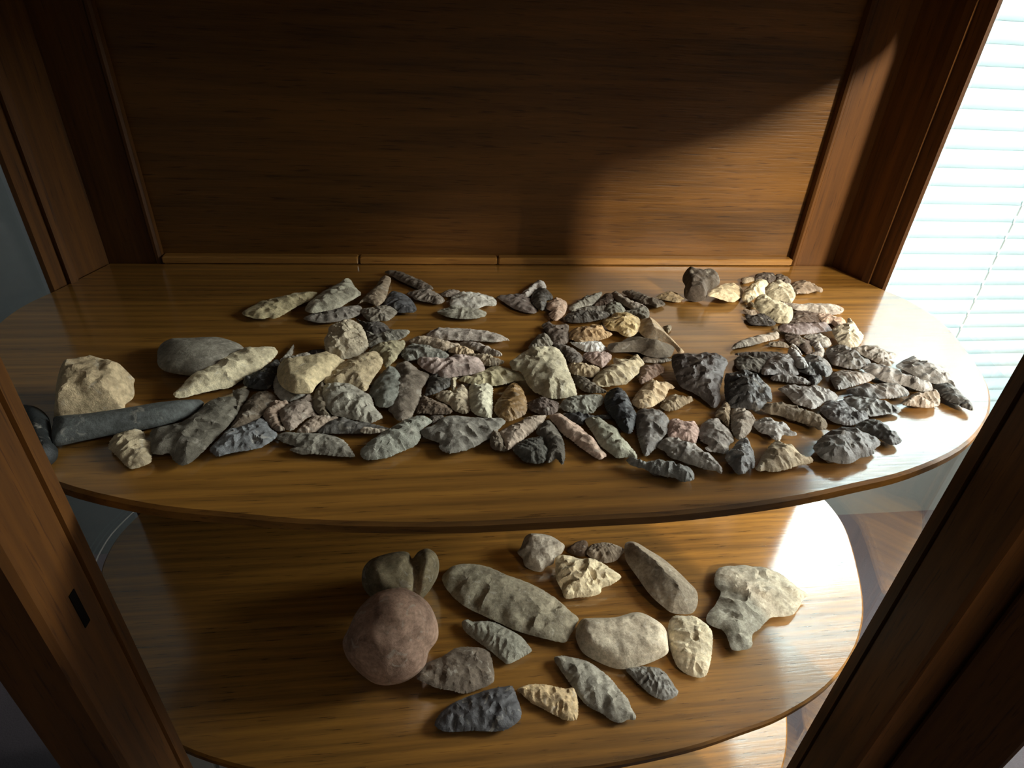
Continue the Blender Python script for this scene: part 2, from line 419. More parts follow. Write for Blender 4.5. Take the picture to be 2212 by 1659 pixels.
# shelf outline counter-clockwise seen from above
outline = [(0.474, -0.001), (-0.474, -0.001)] + [(x, y) for x, y in reversed(arc)]
cab = empty('china_cabinet', (0, 0, ZB)); tag(cab, 'dark oak bow-front cabinet with curved glass sides holding the stones', 'cabinet')
def cpart(o):
    o.parent = cab; o.matrix_parent_inverse = Matrix.Translation((0, 0, -ZB)); return o
cpart(box('back_panel', -0.43, 0.43, 0.010, 0.022, ZB, ZT, OAK_PANEL))
for s in (-1, 1):
    st = cpart(box('back_stile', s * 0.420, s * 0.500, 0.0, 0.026, ZB, ZT, OAK_POST, None, 0.0012))
    bd = box('bead', s * 0.4135, s * 0.4215, -0.0025, 0.0115, ZB, ZT, OAK_POST, None, 0.0025); bd.parent = st
    # side post: deep board with a raised bead and a front lip that takes the glass
    po = cpart(prism('side_post', [(s * a, b) for a, b in ([(0.4755, 0.0), (0.4935, -0.0855), (0.4985, -0.0855), (0.5, 0.0)][::1] if s < 0 else [(0.4755, 0.0), (0.5, 0.0), (0.4985, -0.0855), (0.4935, -0.0855)][::-1])], ZB, ZT, OAK_POST, None, 0.001))
    b2 = prism('bead', [(s * a, b) for a, b in ([(0.4862, -0.058), (0.4892, -0.068), (0.4935, -0.066), (0.4905, -0.056)] if s < 0 else [(0.4862, -0.058), (0.4905, -0.056), (0.4935, -0.066), (0.4892, -0.068)][::-1])], ZB, ZT, OAK_POST, None, 0.0008)
    b2.location.x = -s * 0.0045; b2.parent = po
    # curved glass from the side post round to the front stile
    gp = np.array([p for p in right_curve if p[0] > 0.352])
    tg = np.gradient(gp, axis=0); tg /= np.linalg.norm(tg, axis=1)[:, None]
    nr = np.c_[-tg[:, 1], tg[:, 0]]
    if nr[0, 0] < 0: nr = -nr
    a = gp + nr * 0.012; b = gp + nr * 0.0155
    ring = [tuple(p) for p in a] + [tuple(p) for p in b[::-1]]
    ring = [(s * x, y) for x, y in ring]
    ar = sum(ring[i][0] * ring[(i + 1) % len(ring)][1] - ring[(i + 1) % len(ring)][0] * ring[i][1] for i in range(len(ring)))
    if ar < 0: ring = ring[::-1]
    cpart(prism('curved_glass', ring, ZB + 0.04, ZT - 0.02, GLASS, None, 0, True))
    # front stile with a rebate along the inner back edge
    pl = [(0.3128, -0.431), (0.3128, -0.4405), (0.3160, -0.4415), (0.3160, -0.4435), (0.3128, -0.4445), (0.3128, -0.486), (0.3160, -0.4895), (0.353, -0.4895), (0.357, -0.486), (0.362, -0.437), (0.345, -0.425)]
    pl = [(s * x, y) for x, y in pl]
    if s < 0: pl = pl[::-1]
    fs = cpart(prism('front_stile', pl, ZB, ZT, OAK_POST, None, 0.001))
    if s < 0:
        box('strike_slot', -0.3145, -0.3122, -0.4638, -0.4578, -0.079, -0.048, DARK).parent = fs
# the open door, hinged on the right front stile and swung well back
dr = cpart(empty('cabinet_door'))
dr.location = (0.3646, -0.4830, 0); dr.rotation_euler = (0, 0, math.radians(-62))
DW, D0, D1 = 0.62, ZB + 0.06, ZT - 0.02
box('door_stile', 0.0, 0.056, -0.022, 0.0, D0, D1, OAK_POST, dr, 0.002)
box('door_stile', DW - 0.056, DW, -0.022, 0.0, D0, D1, OAK_POST, dr, 0.002)
box('door_rail', 0.056, DW - 0.056, -0.021, -0.001, D0, D0 + 0.07, OAK_RAIL, dr, 0.002)
box('door_rail', 0.056, DW - 0.056, -0.021, -0.001, D1 - 0.06, D1, OAK_RAIL, dr, 0.002)
box('door_glass', 0.05, DW - 0.05, -0.0125, -0.0095, D0 + 0.06, D1 - 0.05, GLASS, dr)
# thin white strip where the lower shelf meets the left glass
lg = [(-x, y, -H + 0.001) for x, y in (right_curve + np.array([0.0085, 0.0])) if -0.205 < y < -0.085]
st_ = cpart(tube('white_strip', lg, 0.0009, WHITE)); st_['label'] = 'thin white strip along the left glass'
# retaining strip along the bottom of the back panel above each shelf, in three lengths
for zs in (0.0, -H):
    for x0, x1 in ((-0.4125, -0.1782), (-0.1768, -0.001), (0.0004, 0.4125)):
        cpart(box('back_strip', x0, x1, -0.004, 0.0102, zs + 0.0002, zs + 0.0095, OAK_RAIL, None, 0.0015))
big = [(x * 1.035, y * 1.05 - 0.005) for x, y in outline[2:]]
big = [(0.52, 0.03), (-0.52, 0.03)] + big
cpart(prism('cabinet_top', big, ZT, ZT + 0.03, OAK_SHELF, None, 0.004))
cpart(prism('cabinet_base', big, ZB, ZB + 0.04, OAK_SHELF, None, 0.004))
for sx in (-1, 1):
    for fy in (-0.05, -0.36):
        cpart(box('foot', sx * 0.30, sx * 0.36, fy - 0.03, fy + 0.03, ZF, ZB, OAK_POST, None, 0.006))

TH = 0.0105
for zs, lab in ((0.0, 'bow-front oak shelf crowded with arrowheads'), (-H, 'lower bow-front oak shelf with the large round hammerstone'),
                (-2 * H, 'lowest oak shelf, only its right edge and striped books showing'), (0.335, 'oak shelf above the picture, shading the back panel')):
    sh = prism('shelf', outline, -TH, 0.0, OAK_SHELF, None, 0.0022, False, OAK_EDGE)
    sh.location = (0, 0, zs)
    tag(sh, lab, 'shelf', 'bow-front shelves of the cabinet')

# books standing on the lowest shelf at the left
def book(x0, x1, h, mat, label, lean=0.0):
    b = empty('book', ((x0 + x1) / 2, -0.36, -2 * H)); tag(b, label, 'book', 'books on the lowest shelf')
    w = (x1 - x0) / 2
    box('spine', -w, w, 0.0, 0.004, 0.0003, h, mat, b, 0.0008)
    box('cover', -w, -w + 0.003, 0.004, 0.15, 0.0003, h, mat, b); box('cover', w - 0.003, w, 0.004, 0.15, 0.0003, h, mat, b)
    box('pages', -w + 0.003, w - 0.003, 0.004, 0.145, 0.004, h - 0.004, PAPER, b)
    return b
book(-0.3735, -0.3455, 0.262, BOOK_WHITE, 'white book spine at the far bottom left corner')
book(-0.3400, -0.3253, 0.256, BOOK_WHITE, 'narrow white book just right of the dark gap')
book(-0.3248, -0.3086, 0.250, BOOK_BEIGE, 'beige book between two white books at bottom left')
book(-0.3081, -0.2800, 0.256, BOOK_WHITE, 'white book right of the beige book, mostly under the shelf edge')

# ------------------------------------------------------------------ the stones
# name, label, shelf, centre (mm), normal, outline in the stone's own plane (mm), thickness above / below the rim (mm), kind, surface, colour
STONES = [
('stone','dark glossy stone partly hidden behind the left door post',0,[-357.9,-368.5,7.5],[0.0,0.0,1.0],[-12.7,4.7,4.3,-19.1,16.8,-30.0,20.8,-23.3,17.9,-15.5,10.8,-8.3,-1.3,13.8,-11.1,27.1,-22.3,31.6,-29.2,28.0],10.8,7.2,'s','g',(40,44,46)),
('hand_axe','big pinkish cream chunk of stone at the far left end of the upper shelf',0,[-339.3,-317.8,12.8],[0.11,-0.177,0.978],[-26.0,-15.5,-18.4,-31.9,-3.9,-28.8,15.6,-23.7,22.3,-20.5,20.8,-13.0,23.7,-7.1,22.8,-0.3,19.1,8.8,16.9,16.4,5.8,22.1,-2.3,26.3,-14.2,29.1,-20.4,24.5,-27.7,17.6,-33.2,6.4],22.4,9.6,'r','m',(205,185,152)),
('stone_flake','small pale five-sided flake in front of the long slate blade',0,[-294.4,-381.5,3.7],[0.0,0.0,1.0],[-8.2,-6.5,2.1,-17.4,7.9,-22.3,10.1,-21.6,18.1,-16.8,14.0,-3.3,9.3,7.4,4.8,11.2,-0.3,20.0,-8.3,22.9,-16.7,18.4,-18.9,12.5,-16.3,1.8],5.6,3.4,'k','m',(190,176,148)),
('spear_point','broad dark grey stemmed spear point beside the small five-sided flake',0,[-260.0,-369.3,5.2],[0.0,0.0,1.0],[-28.7,7.9,-24.3,-6.0,-18.7,-18.7,-11.8,-21.9,-6.9,-20.3,-2.3,-27.2,4.9,-34.1,10.0,-33.2,14.4,-23.4,17.9,-11.2,23.4,9.9,25.9,28.5,18.2,49.1,7.2,49.6,-1.9,40.3,-7.2,22.3,-16.2,14.1],8.1,4.9,'k','m',(112,108,98)),
('stone_celt','long narrow slate grey ground blade in front of the big cream chunk',0,[-313.1,-352.0,6.7],[0.103,-0.188,0.977],[-32.2,-25.1,-19.2,-19.8,-2.4,-13.2,15.4,-7.3,33.3,0.8,44.7,10.0,49.7,17.9,50.4,23.6,44.8,25.4,20.5,20.4,-2.0,12.4,-22.5,5.8,-43.0,1.4,-42.9,-3.6,-39.0,-16.1,-36.0,-22.5],8.4,5.6,'s','m',(96,100,100)),
('stone_knife','dark brownish long flake between the broad grey spear point and a pink flake',0,[-225.1,-334.1,3.7],[0.0,0.0,1.0],[-7.0,12.0,-9.3,-3.3,-9.4,-12.4,-9.7,-25.5,-2.8,-25.8,4.7,-19.8,10.8,-6.6,14.7,8.6,12.5,17.3,5.7,24.0,-2.6,23.1,-6.3,15.7],5.6,3.4,'k','m',(118,106,92)),
('stone_flake','finger-sized grey flake lying across the tip of the broad spear point',0,[-238.5,-320.8,3.8],[0.128,0.114,0.985],[-1.8,-7.6,2.2,-18.2,4.8,-17.7,4.5,-7.8,4.6,5.7,1.6,19.2,-7.2,15.7,-9.2,13.7],3.7,2.3,'k','m',(128,122,110)),
('spear_point','bluish grey leaf-shaped point with white speckled edge at the left front',0,[-220.1,-372.1,4.1],[0.0,0.0,1.0],[-13.8,-21.8,-5.3,-18.5,8.0,-15.5,15.6,-11.1,20.6,-2.4,21.0,2.8,14.2,10.5,8.3,20.6,3.5,23.0,-2.9,16.8,-10.0,11.8,-15.4,9.9,-20.1,-6.1,-21.5,-13.8],6.2,3.8,'k','m',(132,136,140)),
('stone_flake','small charcoal flake tucked behind the tip of the long cream blade',0,[-225.6,-269.6,3.0],[0.0,0.0,1.0],[-2.0,-7.8,4.3,-10.9,7.4,-2.4,4.5,11.1,0.2,14.4,-5.7,2.5,-8.6,-6.1],4.3,2.7,'k','m',(62,60,58)),
('stone_flake','black flint lump under the right end of the long cream blade',0,[-229.0,-292.4,4.6],[-0.019,-0.044,0.999],[-8.7,-9.5,0.2,-13.8,8.3,-14.3,10.8,-7.1,10.7,3.0,9.1,13.6,1.5,16.7,-5.8,11.9,-12.2,4.5,-13.7,-3.0],6.8,4.2,'k','g',(48,48,48)),
('stone_celt','smooth grey rounded celt lying behind the long cream blade',0,[-292.1,-249.9,7.5],[0.0,0.0,1.0],[-25.9,-19.2,-16.8,-29.4,-1.4,-35.5,12.4,-37.4,26.4,-28.2,37.3,-4.9,39.2,4.4,34.9,12.6,27.3,19.3,14.0,27.2,2.5,28.7,-15.4,27.2,-29.5,25.9,-35.8,19.4,-36.6,9.8,-31.5,-5.7],10.8,7.2,'s','m',(150,145,134)),
('spear_point','long cream spear blade,brightest stone at the left of the upper shelf',0,[-258.7,-281.9,6.7],[0.175,-0.125,0.977],[-28.2,-37.2,-23.7,-38.0,-16.0,-33.1,-2.8,-24.4,8.4,-18.1,17.5,-0.6,27.3,10.8,31.7,24.0,34.1,33.4,32.9,39.6,27.8,43.8,15.7,39.8,3.0,33.1,-7.4,19.5,-16.5,3.2,-25.4,-11.1,-28.0,-23.6,-31.1,-33.6],8.1,4.9,'k','m',(228,217,186)),
('stone_flake','pinkish brown flake half covered by the broader mauve flake',0,[-204.6,-346.3,3.2],[0.039,-0.004,0.999],[-7.9,-3.1,-2.3,-11.8,4.4,-18.1,10.0,-16.0,4.0,-7.4,0.2,4.9,3.6,9.5,4.7,20.2,-6.2,20.1,-10.9,4.8],5.0,3.0,'k','m',(156,137,122)),
('stone_flake','broad mauve grey flake below the wedge-shaped cream stone',0,[-188.9,-342.1,3.7],[0.042,-0.006,0.999],[-11.2,-9.8,-6.0,-20.6,-0.2,-22.7,4.1,-13.0,8.9,-5.2,14.2,-2.9,10.5,4.0,7.6,18.3,3.5,26.9,-4.8,18.1,-11.0,10.7,-14.8,1.4],5.6,3.4,'k','m',(158,145,134)),
('stone_flake','curved olive grey flake showing as a rim under the pale grey leaf point',0,[-174.9,-327.3,3.4],[0.087,0.02,0.996],[-3.9,-8.2,-0.3,-15.1,4.8,-19.5,11.0,-19.0,7.3,-10.9,1.4,20.7,-3.2,28.5,-6.1,21.3,-6.8,9.2,-5.3,-2.1],5.0,3.0,'k','m',(148,138,120)),
('stone_knife','tall brown grey ridged blade right of the green grey oval flake',0,[-105.3,-311.4,4.1],[0.0,0.0,1.0],[-11.4,28.1,-12.8,0.5,-15.2,-27.1,-12.1,-35.6,-5.1,-46.7,3.0,-42.1,6.6,-29.4,10.4,-13.5,10.9,-0.5,14.3,10.1,17.1,24.1,9.0,30.3,3.6,39.4,-4.1,48.1,-12.7,40.0],6.2,3.8,'k','m',(134,124,112)),
('stone_flake','whitish rounded flake peeping out below the wedge-shaped cream stone',0,[-203.9,-307.3,3.0],[0.01,-0.004,1.0],[-16.3,23.5,-11.9,1.9,-7.1,-8.4,-0.3,-16.0,8.0,-15.0,14.5,-7.8,14.5,3.8,-2.2,20.4],4.3,2.7,'k','m',(196,194,186)),
('stone_flake','small dark purple flake left of the round cream scraper',0,[-191.0,-242.0,2.2],[0.0,0.0,1.0],[-3.6,-3.4,4.4,-6.8,8.4,-3.7,4.6,6.9,-5.0,5.6,-8.9,1.6],3.1,1.9,'k','m',(84,74,72)),
('stone_flake','tiny cream sliver between the purple flake and the wedge-shaped stone',0,[-193.1,-250.1,2.2],[-0.045,-0.21,0.977],[-7.9,-1.7,-3.3,-2.6,7.5,-2.3,5.9,0.7,1.9,3.4,-4.0,2.6],3.1,1.9,'k','m',(195,184,162)),
('stone_flake','thin light grey sliver behind the wedge-shaped cream stone',0,[-208.6,-252.1,2.7],[-0.051,0.04,0.998],[-8.1,-8.0,-1.1,-6.5,7.0,-2.6,12.5,3.4,9.1,9.9,0.3,5.0,-6.6,2.6,-12.7,-3.3],3.7,2.3,'k','m',(172,166,155)),
('stone_flake','small spiky grey sliver pointing back behind the wedge-shaped stone',0,[-217.5,-244.6,2.2],[0.0,0.0,1.0],[-0.7,-7.8,4.4,-0.1,3.9,7.9,2.1,19.6,-1.1,4.8,-3.7,-7.7,-4.6,-15.4],3.1,1.9,'k','m',(156,150,140)),
('stone_flake','charcoal flake behind the round cream scraper',0,[-145.3,-189.1,3.3],[0.0,0.0,1.0],[-8.5,-2.4,-1.1,-21.1,17.2,-16.1,18.4,-8.7,8.9,8.8,-4.5,9.1,-13.3,13.2,-18.1,19.3],5.0,3.0,'k','m',(88,83,79)),
('stone_flake','sandy olive lump right of the tan rounded blade',0,[-124.0,-245.2,4.5],[0.0,0.0,1.0],[-9.7,-5.0,-5.8,-17.7,-2.0,-30.0,6.0,-15.0,7.2,-7.1,12.1,4.1,12.7,17.7,10.5,23.0,2.7,19.7,-12.7,14.9,-20.0,0.2],6.8,4.2,'k','m',(172,164,136)),
('arrowhead','grey fin-shaped point just right of the round cream scraper',0,[-129.7,-212.8,3.5],[0.032,-0.047,0.998],[-18.3,-5.4,-14.7,-21.1,-3.5,-14.5,8.1,-9.4,18.2,0.7,21.9,11.7,16.0,14.1,3.0,11.9,-8.6,3.1,-20.6,11.1],5.0,3.0,'k','m',(132,129,119)),
('stone_knife','large tan rounded blade in the middle of the left pile',0,[-150.1,-283.5,5.2],[0.0,0.0,1.0],[-19.9,-21.8,-9.3,-24.8,1.3,-27.9,9.5,-32.2,12.3,-21.8,14.8,-9.5,18.8,3.2,20.8,16.6,19.4,25.9,15.8,34.0,9.5,37.4,-1.2,29.7,-13.3,19.3,-20.3,6.1,-25.5,-6.6,-28.7,-13.3],8.1,4.9,'k','m',(205,188,155)),
('scraper','round cream scraper standing highest at the back of the left pile',0,[-166.8,-231.2,9.3],[0.064,-0.369,0.927],[-16.4,-12.9,-14.4,-18.9,-9.2,-18.7,-2.9,-22.5,2.2,-22.3,7.3,-20.2,14.6,-16.9,20.3,-10.6,21.9,-4.4,20.3,2.8,17.5,12.2,13.1,20.7,8.1,24.8,2.5,27.3,-3.7,25.9,-11.1,21.2,-16.0,16.1,-16.1,8.7,-18.8,1.3,-17.7,-6.9],8.7,5.3,'k','m',(205,193,170)),
('stone_wedge','wedge-shaped cream stone with a pitted face left of the tan rounded blade',0,[-189.6,-289.4,7.3],[0.042,0.094,0.995],[-23.4,-10.0,-18.0,-22.4,-9.4,-32.6,-4.3,-35.4,4.0,-35.1,8.3,-33.5,9.4,-21.4,13.0,-10.2,18.3,-0.1,22.6,19.2,26.0,32.2,21.8,30.1,12.7,37.1,4.8,35.7,-8.5,28.4,-18.0,22.5,-28.4,18.4,-26.3,-0.4],9.8,4.2,'r','m',(212,196,160)),
('spear_point','pale grey leaf point overlapping the front of the tan rounded blade',0,[-151.6,-332.7,5.3],[0.014,-0.097,0.995],[-22.0,10.1,-19.1,0.3,-15.5,-7.1,-10.7,-14.3,-4.1,-16.5,7.1,-20.8,18.1,-24.6,25.5,-20.3,27.1,-16.4,19.8,-3.7,16.9,8.2,10.3,15.0,-0.8,25.4,-11.3,27.9,-21.2,25.7,-22.9,19.0],6.8,4.2,'k','m',(180,177,165)),
('stone_flake','green grey oval flake with a pale edge right of the tan rounded blade',0,[-123.7,-312.2,5.0],[-0.214,0.018,0.977],[-9.6,-10.8,-7.2,-21.9,-2.8,-26.7,2.9,-29.4,7.4,-26.2,8.5,-20.3,11.5,-11.2,12.5,-2.2,11.7,13.4,8.9,26.3,3.8,37.5,-1.5,36.7,-6.9,28.4,-11.3,18.5,-14.0,7.0,-14.3,-5.0],5.0,3.0,'k','m',(136,138,131)),
('stone_knife','flat dark grey blade just in front of the pale grey leaf point',0,[-144.0,-362.8,3.0],[0.0,0.0,1.0],[-18.4,-6.8,-7.9,-7.4,4.4,-8.0,19.6,-5.6,27.0,-3.9,22.4,-0.4,11.3,4.6,-0.5,8.5,-10.5,13.6,-19.5,9.5,-27.4,-3.1],4.3,2.7,'k','m',(100,97,93)),
('stone_flake','pinkish ridged sliver in front of the broad mauve flake',0,[-174.2,-356.6,2.6],[0.0,0.0,1.0],[-9.6,-11.3,-3.6,-11.1,3.3,-8.9,9.5,2.8,16.4,8.1,9.7,10.7,1.4,11.1,-4.6,9.1,-9.1,-0.7,-12.1,-8.1],3.7,2.3,'k','m',(172,156,141)),
('stone_flake','thin whitish sliver at the right tip of the flat dark blade',0,[-128.9,-370.0,5.0],[0.052,-0.209,0.977],[-4.3,-3.4,7.9,-1.6,12.7,0.9,1.5,1.7,-7.2,3.3,-10.5,-0.9],3.1,1.9,'k','m',(200,190,174)),
('arrowhead','grey barbed arrowhead lying alone at the left front of the pile',0,[-172.4,-383.8,3.3],[0.0,0.0,1.0],[-5.7,-9.9,3.9,-10.4,17.1,-13.3,30.1,-15.1,31.3,-11.5,21.2,5.5,6.7,13.7,-10.3,15.8,-23.2,17.0,-26.6,11.5,-21.4,5.0,-10.5,-1.0,-14.6,-4.6],5.0,3.0,'k','m',(138,135,125)),
('spear_point','green grey side-notched point with a tan tip edge at the front',0,[-109.2,-380.1,4.5],[0.0,0.0,1.0],[-25.1,-22.1,-20.9,-24.2,-12.3,-23.8,-5.4,-21.4,2.0,-16.1,9.6,-11.6,13.7,-4.8,15.4,1.3,14.7,6.6,16.6,10.8,23.5,19.2,23.2,21.5,17.7,27.5,8.6,26.8,0.4,21.5,-7.4,14.2,-15.5,5.0,-22.7,-3.8,-27.6,-14.4],6.8,4.2,'k','m',(155,157,147)),
('stone_flake','tiny dark chip behind the large speckled grey point',0,[-82.1,-354.1,2.6],[0.0,0.0,1.0],[-3.6,-6.3,4.9,0.0,4.3,3.5,-5.6,2.9],3.7,2.3,'k','m',(100,92,84)),
('spear_point','large speckled grey corner-notched point at the front centre',0,[-62.3,-375.0,4.9],[0.0,0.0,1.0],[-30.9,-2.2,-27.1,-7.6,-18.5,-13.2,-18.0,-20.2,-10.9,-26.0,0.1,-23.2,8.2,-18.7,16.2,-12.0,25.0,-5.2,27.6,2.2,33.7,10.8,31.7,16.6,24.4,16.9,15.2,17.4,5.4,19.0,-7.7,21.4,-15.6,18.9,-22.1,10.3,-31.0,4.2],7.4,4.6,'k','m',(137,134,126)),
('stone_flake','dull brown flat flake behind the large speckled grey point',0,[-83.9,-338.8,3.3],[0.0,0.0,1.0],[-9.1,-8.0,0.8,-9.6,12.1,-9.6,14.3,-3.8,9.0,2.6,3.0,7.8,-4.5,14.4,-11.4,13.5,-14.4,-6.0],5.0,3.0,'k','m',(124,109,94)),
('stone_flake','black flint flake with cream patches below the pinkish rough stone',0,[-81.2,-305.1,3.3],[0.0,0.0,1.0],[-12.0,-15.3,-3.0,-14.4,4.0,-8.1,9.0,-4.3,10.6,-0.3,11.6,10.8,4.3,12.5,2.2,18.3,-6.6,15.8,-8.7,0.5,-10.7,-12.7],5.0,3.0,'k','g',(78,75,69)),
('arrowhead','cream triangular point left of the pale square block',0,[-65.7,-328.5,3.7],[0.0,0.0,1.0],[-9.8,-4.6,-5.8,-8.4,-2.7,-15.9,4.5,-20.9,9.3,-18.8,10.4,-10.4,10.5,11.2,9.1,17.9,4.3,22.2,-2.4,13.0,-10.1,14.7,-17.2,4.6],5.6,3.4,'k','m',(200,187,163)),
('stone_flake','tiny cream tooth-like chip above the cream triangular point',0,[-66.7,-301.3,2.2],[0.0,0.0,1.0],[-3.2,-2.3,-2.0,-10.5,-0.3,-12.6,1.5,-2.5,2.2,7.2,5.3,11.4,-3.2,10.3],3.1,1.9,'k','m',(210,199,170)),
('stone_block','pale square block with a white ridge down its right side',0,[-45.6,-331.4,4.5],[0.0,0.0,1.0],[-9.8,2.5,-8.8,-16.0,-0.7,-24.6,6.5,-24.9,9.6,1.6,10.9,21.3,0.6,23.1,-8.1,22.1],6.8,4.2,'k','m',(220,217,195)),
('scraper','honey brown oval flint right of the pale square block',0,[-21.6,-337.0,4.9],[0.0,0.0,1.0],[-12.2,-20.1,-6.8,-26.1,0.7,-24.2,10.6,-15.4,13.5,0.4,13.1,13.2,11.1,25.4,6.0,31.8,-0.8,23.1,-6.3,11.5,-12.4,-0.9,-14.6,-10.6],7.4,4.6,'k','g',(155,124,80)),
('stone_flake','grey stone at the left end of the pinkish rough stone',0,[-95.4,-248.7,3.7],[0.0,0.0,1.0],[-16.1,-8.8,-12.1,-13.6,-0.8,-10.9,18.3,-11.5,25.4,-5.3,20.1,4.6,6.7,13.4,-7.6,19.0,-14.6,14.1,-19.1,0.9],5.6,3.4,'k','m',(142,142,134)),
('stone_knife','pink tan narrow blade just in front of the serrated blade',0,[-83.0,-227.9,3.3],[0.0,0.0,1.0],[-13.6,-1.3,-5.6,-6.6,10.2,-15.5,22.3,-9.1,23.3,-2.3,10.5,3.3,-5.7,13.5,-17.1,14.7,-24.9,4.3],5.0,3.0,'k','m',(190,173,152)),
('stone_knife','grey narrow blade with pale tip below the serrated blade',0,[-37.8,-240.4,3.3],[0.0,0.0,1.0],[-15.0,3.1,-3.5,-5.7,11.7,-14.4,17.8,-12.9,15.7,-6.3,8.3,0.7,-2.3,11.4,-12.0,13.4,-21.8,11.9],5.0,3.0,'k','m',(170,160,150)),
('arrowhead','brownish tapering point at the right end of the pinkish rough stone',0,[-33.7,-263.5,3.3],[0.0,0.0,1.0],[-6.9,-6.6,2.0,-10.0,10.8,-7.2,14.4,-1.8,7.2,4.0,-7.9,12.6,-19.9,9.7],5.0,3.0,'k','m',(170,155,132)),
('stone_knife','pinkish rough-surfaced blade in the middle left of the upper shelf',0,[-71.9,-277.0,4.9],[0.0,0.0,1.0],[-24.7,3.1,-21.0,-3.0,-14.3,-10.5,-9.2,-12.2,-5.6,-18.0,0.1,-18.9,9.7,-15.8,26.1,-12.1,33.2,-7.9,30.8,12.0,22.0,20.3,6.6,22.4,-1.3,16.2,-24.2,18.6,-27.1,10.8],7.4,4.6,'k','m',(196,178,171)),
('stone_flake','tan wedge flake lying on top of the pink tan narrow blade',0,[-58.4,-245.6,3.8],[0.071,-0.125,0.99],[-6.8,-3.8,3.2,-8.4,10.5,-5.2,11.7,1.6,0.0,9.0,-6.4,7.1,-12.2,-0.1],5.0,3.0,'k','m',(205,183,152)),
('spear_point','cream ridged spear point left of the big triangular biface',0,[-31.5,-295.7,4.1],[0.006,-0.013,1.0],[-24.6,-7.4,-17.6,-11.7,-6.9,-13.3,4.0,-12.3,19.4,-6.0,26.2,-5.5,27.4,-2.0,24.7,6.6,17.9,12.6,8.6,18.7,-0.5,18.9,-16.5,6.2,-27.9,0.9,-31.7,-3.1],6.2,3.8,'k','m',(210,200,165)),
('spear_point','long pale serrated blade lying by itself behind the pinkish stones',0,[-48.5,-213.3,3.3],[0.0,0.0,1.0],[-32.0,-3.9,-19.8,-7.8,-6.0,-9.1,8.8,-10.4,23.4,-13.4,32.7,-11.0,39.0,-10.3,31.5,1.8,18.7,10.5,2.0,15.6,-23.4,18.1,-32.7,18.3,-42.7,3.6],5.0,3.0,'k','m',(200,190,180)),
('stone_flake','small brown grey flake behind the whitish notched point',0,[-65.1,-103.9,2.6],[0.0,0.0,1.0],[-7.0,-8.4,0.6,-8.5,10.5,1.2,9.8,8.6,-2.8,8.7,-10.7,-1.2],3.7,2.3,'k','m',(145,135,125)),
('arrowhead','grey leaf-shaped point in front of the whitish notched point',0,[-54.4,-157.7,3.3],[0.0,0.0,1.0],[-20.4,-5.4,-12.6,-11.7,4.0,-16.1,21.0,-12.3,27.0,-4.0,24.1,4.6,6.3,13.6,-7.2,18.2,-16.5,11.7,-25.6,3.2],5.0,3.0,'k','m',(170,167,153)),
('arrowhead','whitish notched point in the left back row',0,[-39.6,-128.0,3.7],[0.007,0.01,1.0],[-22.1,-15.3,-8.5,-17.6,3.2,-20.9,12.9,-12.9,22.1,-14.1,25.9,-3.6,23.4,10.8,17.1,15.7,6.1,23.0,-6.3,26.7,-21.1,17.8,-25.2,5.6,-26.6,-10.8],5.6,3.4,'k','m',(210,208,200)),
('arrowhead','brown grey leaf point between dark slate flake and whitish notched point',0,[-91.9,-114.8,3.3],[0.0,0.0,1.0],[-16.8,1.0,-11.0,-8.4,2.9,-15.4,12.9,-20.0,20.5,-11.0,15.1,5.6,4.7,19.1,-6.9,20.4,-21.8,10.7],5.0,3.0,'k','m',(145,135,125)),
('stone_knife','long dark brown blade closest to the back panel on the left',0,[-110.9,-66.8,3.3],[0.0,0.0,1.0],[-25.9,19.7,-13.0,0.7,2.3,-17.5,12.1,-26.4,23.7,-27.7,26.6,-23.9,20.7,-9.8,7.6,6.1,-6.9,22.6,-19.5,32.4,-32.0,29.5],5.0,3.0,'k','m',(112,102,92)),
('stone_flake','dark slate rounded flake in the left back row',0,[-120.7,-132.5,3.7],[0.0,0.0,1.0],[-11.1,-11.4,-1.6,-24.4,8.0,-24.6,16.8,-23.7,18.4,-14.0,13.3,6.2,5.4,22.6,-7.2,32.4,-11.7,29.9,-14.6,15.7,-17.0,-2.6],5.6,3.4,'k','m',(99,99,102)),
('stone_flake','warm grey flake in front of the dark slate rounded flake',0,[-140.7,-160.4,3.7],[-0.014,-0.006,1.0],[-13.3,-9.9,-4.8,-20.1,2.5,-16.6,10.1,-16.9,17.1,-3.2,18.3,7.1,7.9,20.4,-3.6,18.7,-13.9,14.8,-20.3,8.8],5.6,3.4,'k','m',(156,148,135)),
('arrowhead','narrow tan point standing up towards the back panel in the left back row',0,[-146.3,-107.7,4.9],[0.0,0.0,1.0],[-13.1,-23.0,-5.6,-27.6,2.2,-35.4,8.4,-23.2,10.9,-4.7,11.4,17.2,12.7,35.1,10.5,48.4,0.8,45.7,-3.9,19.7,-12.8,-6.9,-18.9,-31.8],7.4,4.6,'k','m',(170,153,132)),
('stone_knife','flat grey blade in front of the pale rounded blade,left back row',0,[-186.7,-161.6,3.3],[0.0,0.0,1.0],[-20.0,-15.4,-9.6,-18.5,4.0,-15.8,14.2,-10.1,24.3,-2.2,26.7,16.7,20.8,23.3,3.7,19.2,-9.8,10.8,-22.1,2.7,-29.6,-7.3],5.0,3.0,'k','m',(150,143,135)),
('stone_knife','pale grey rounded blade second from the left in the back row',0,[-191.8,-122.5,5.5],[-0.012,0.019,1.0],[-22.8,-35.6,-16.1,-40.2,-5.8,-36.3,8.4,-28.2,15.5,-14.9,24.3,1.3,27.7,12.2,19.2,31.6,13.5,49.1,9.2,53.3,-3.4,40.2,-14.4,20.0,-23.5,-6.3,-26.0,-26.7],8.1,4.9,'k','m',(202,197,178)),
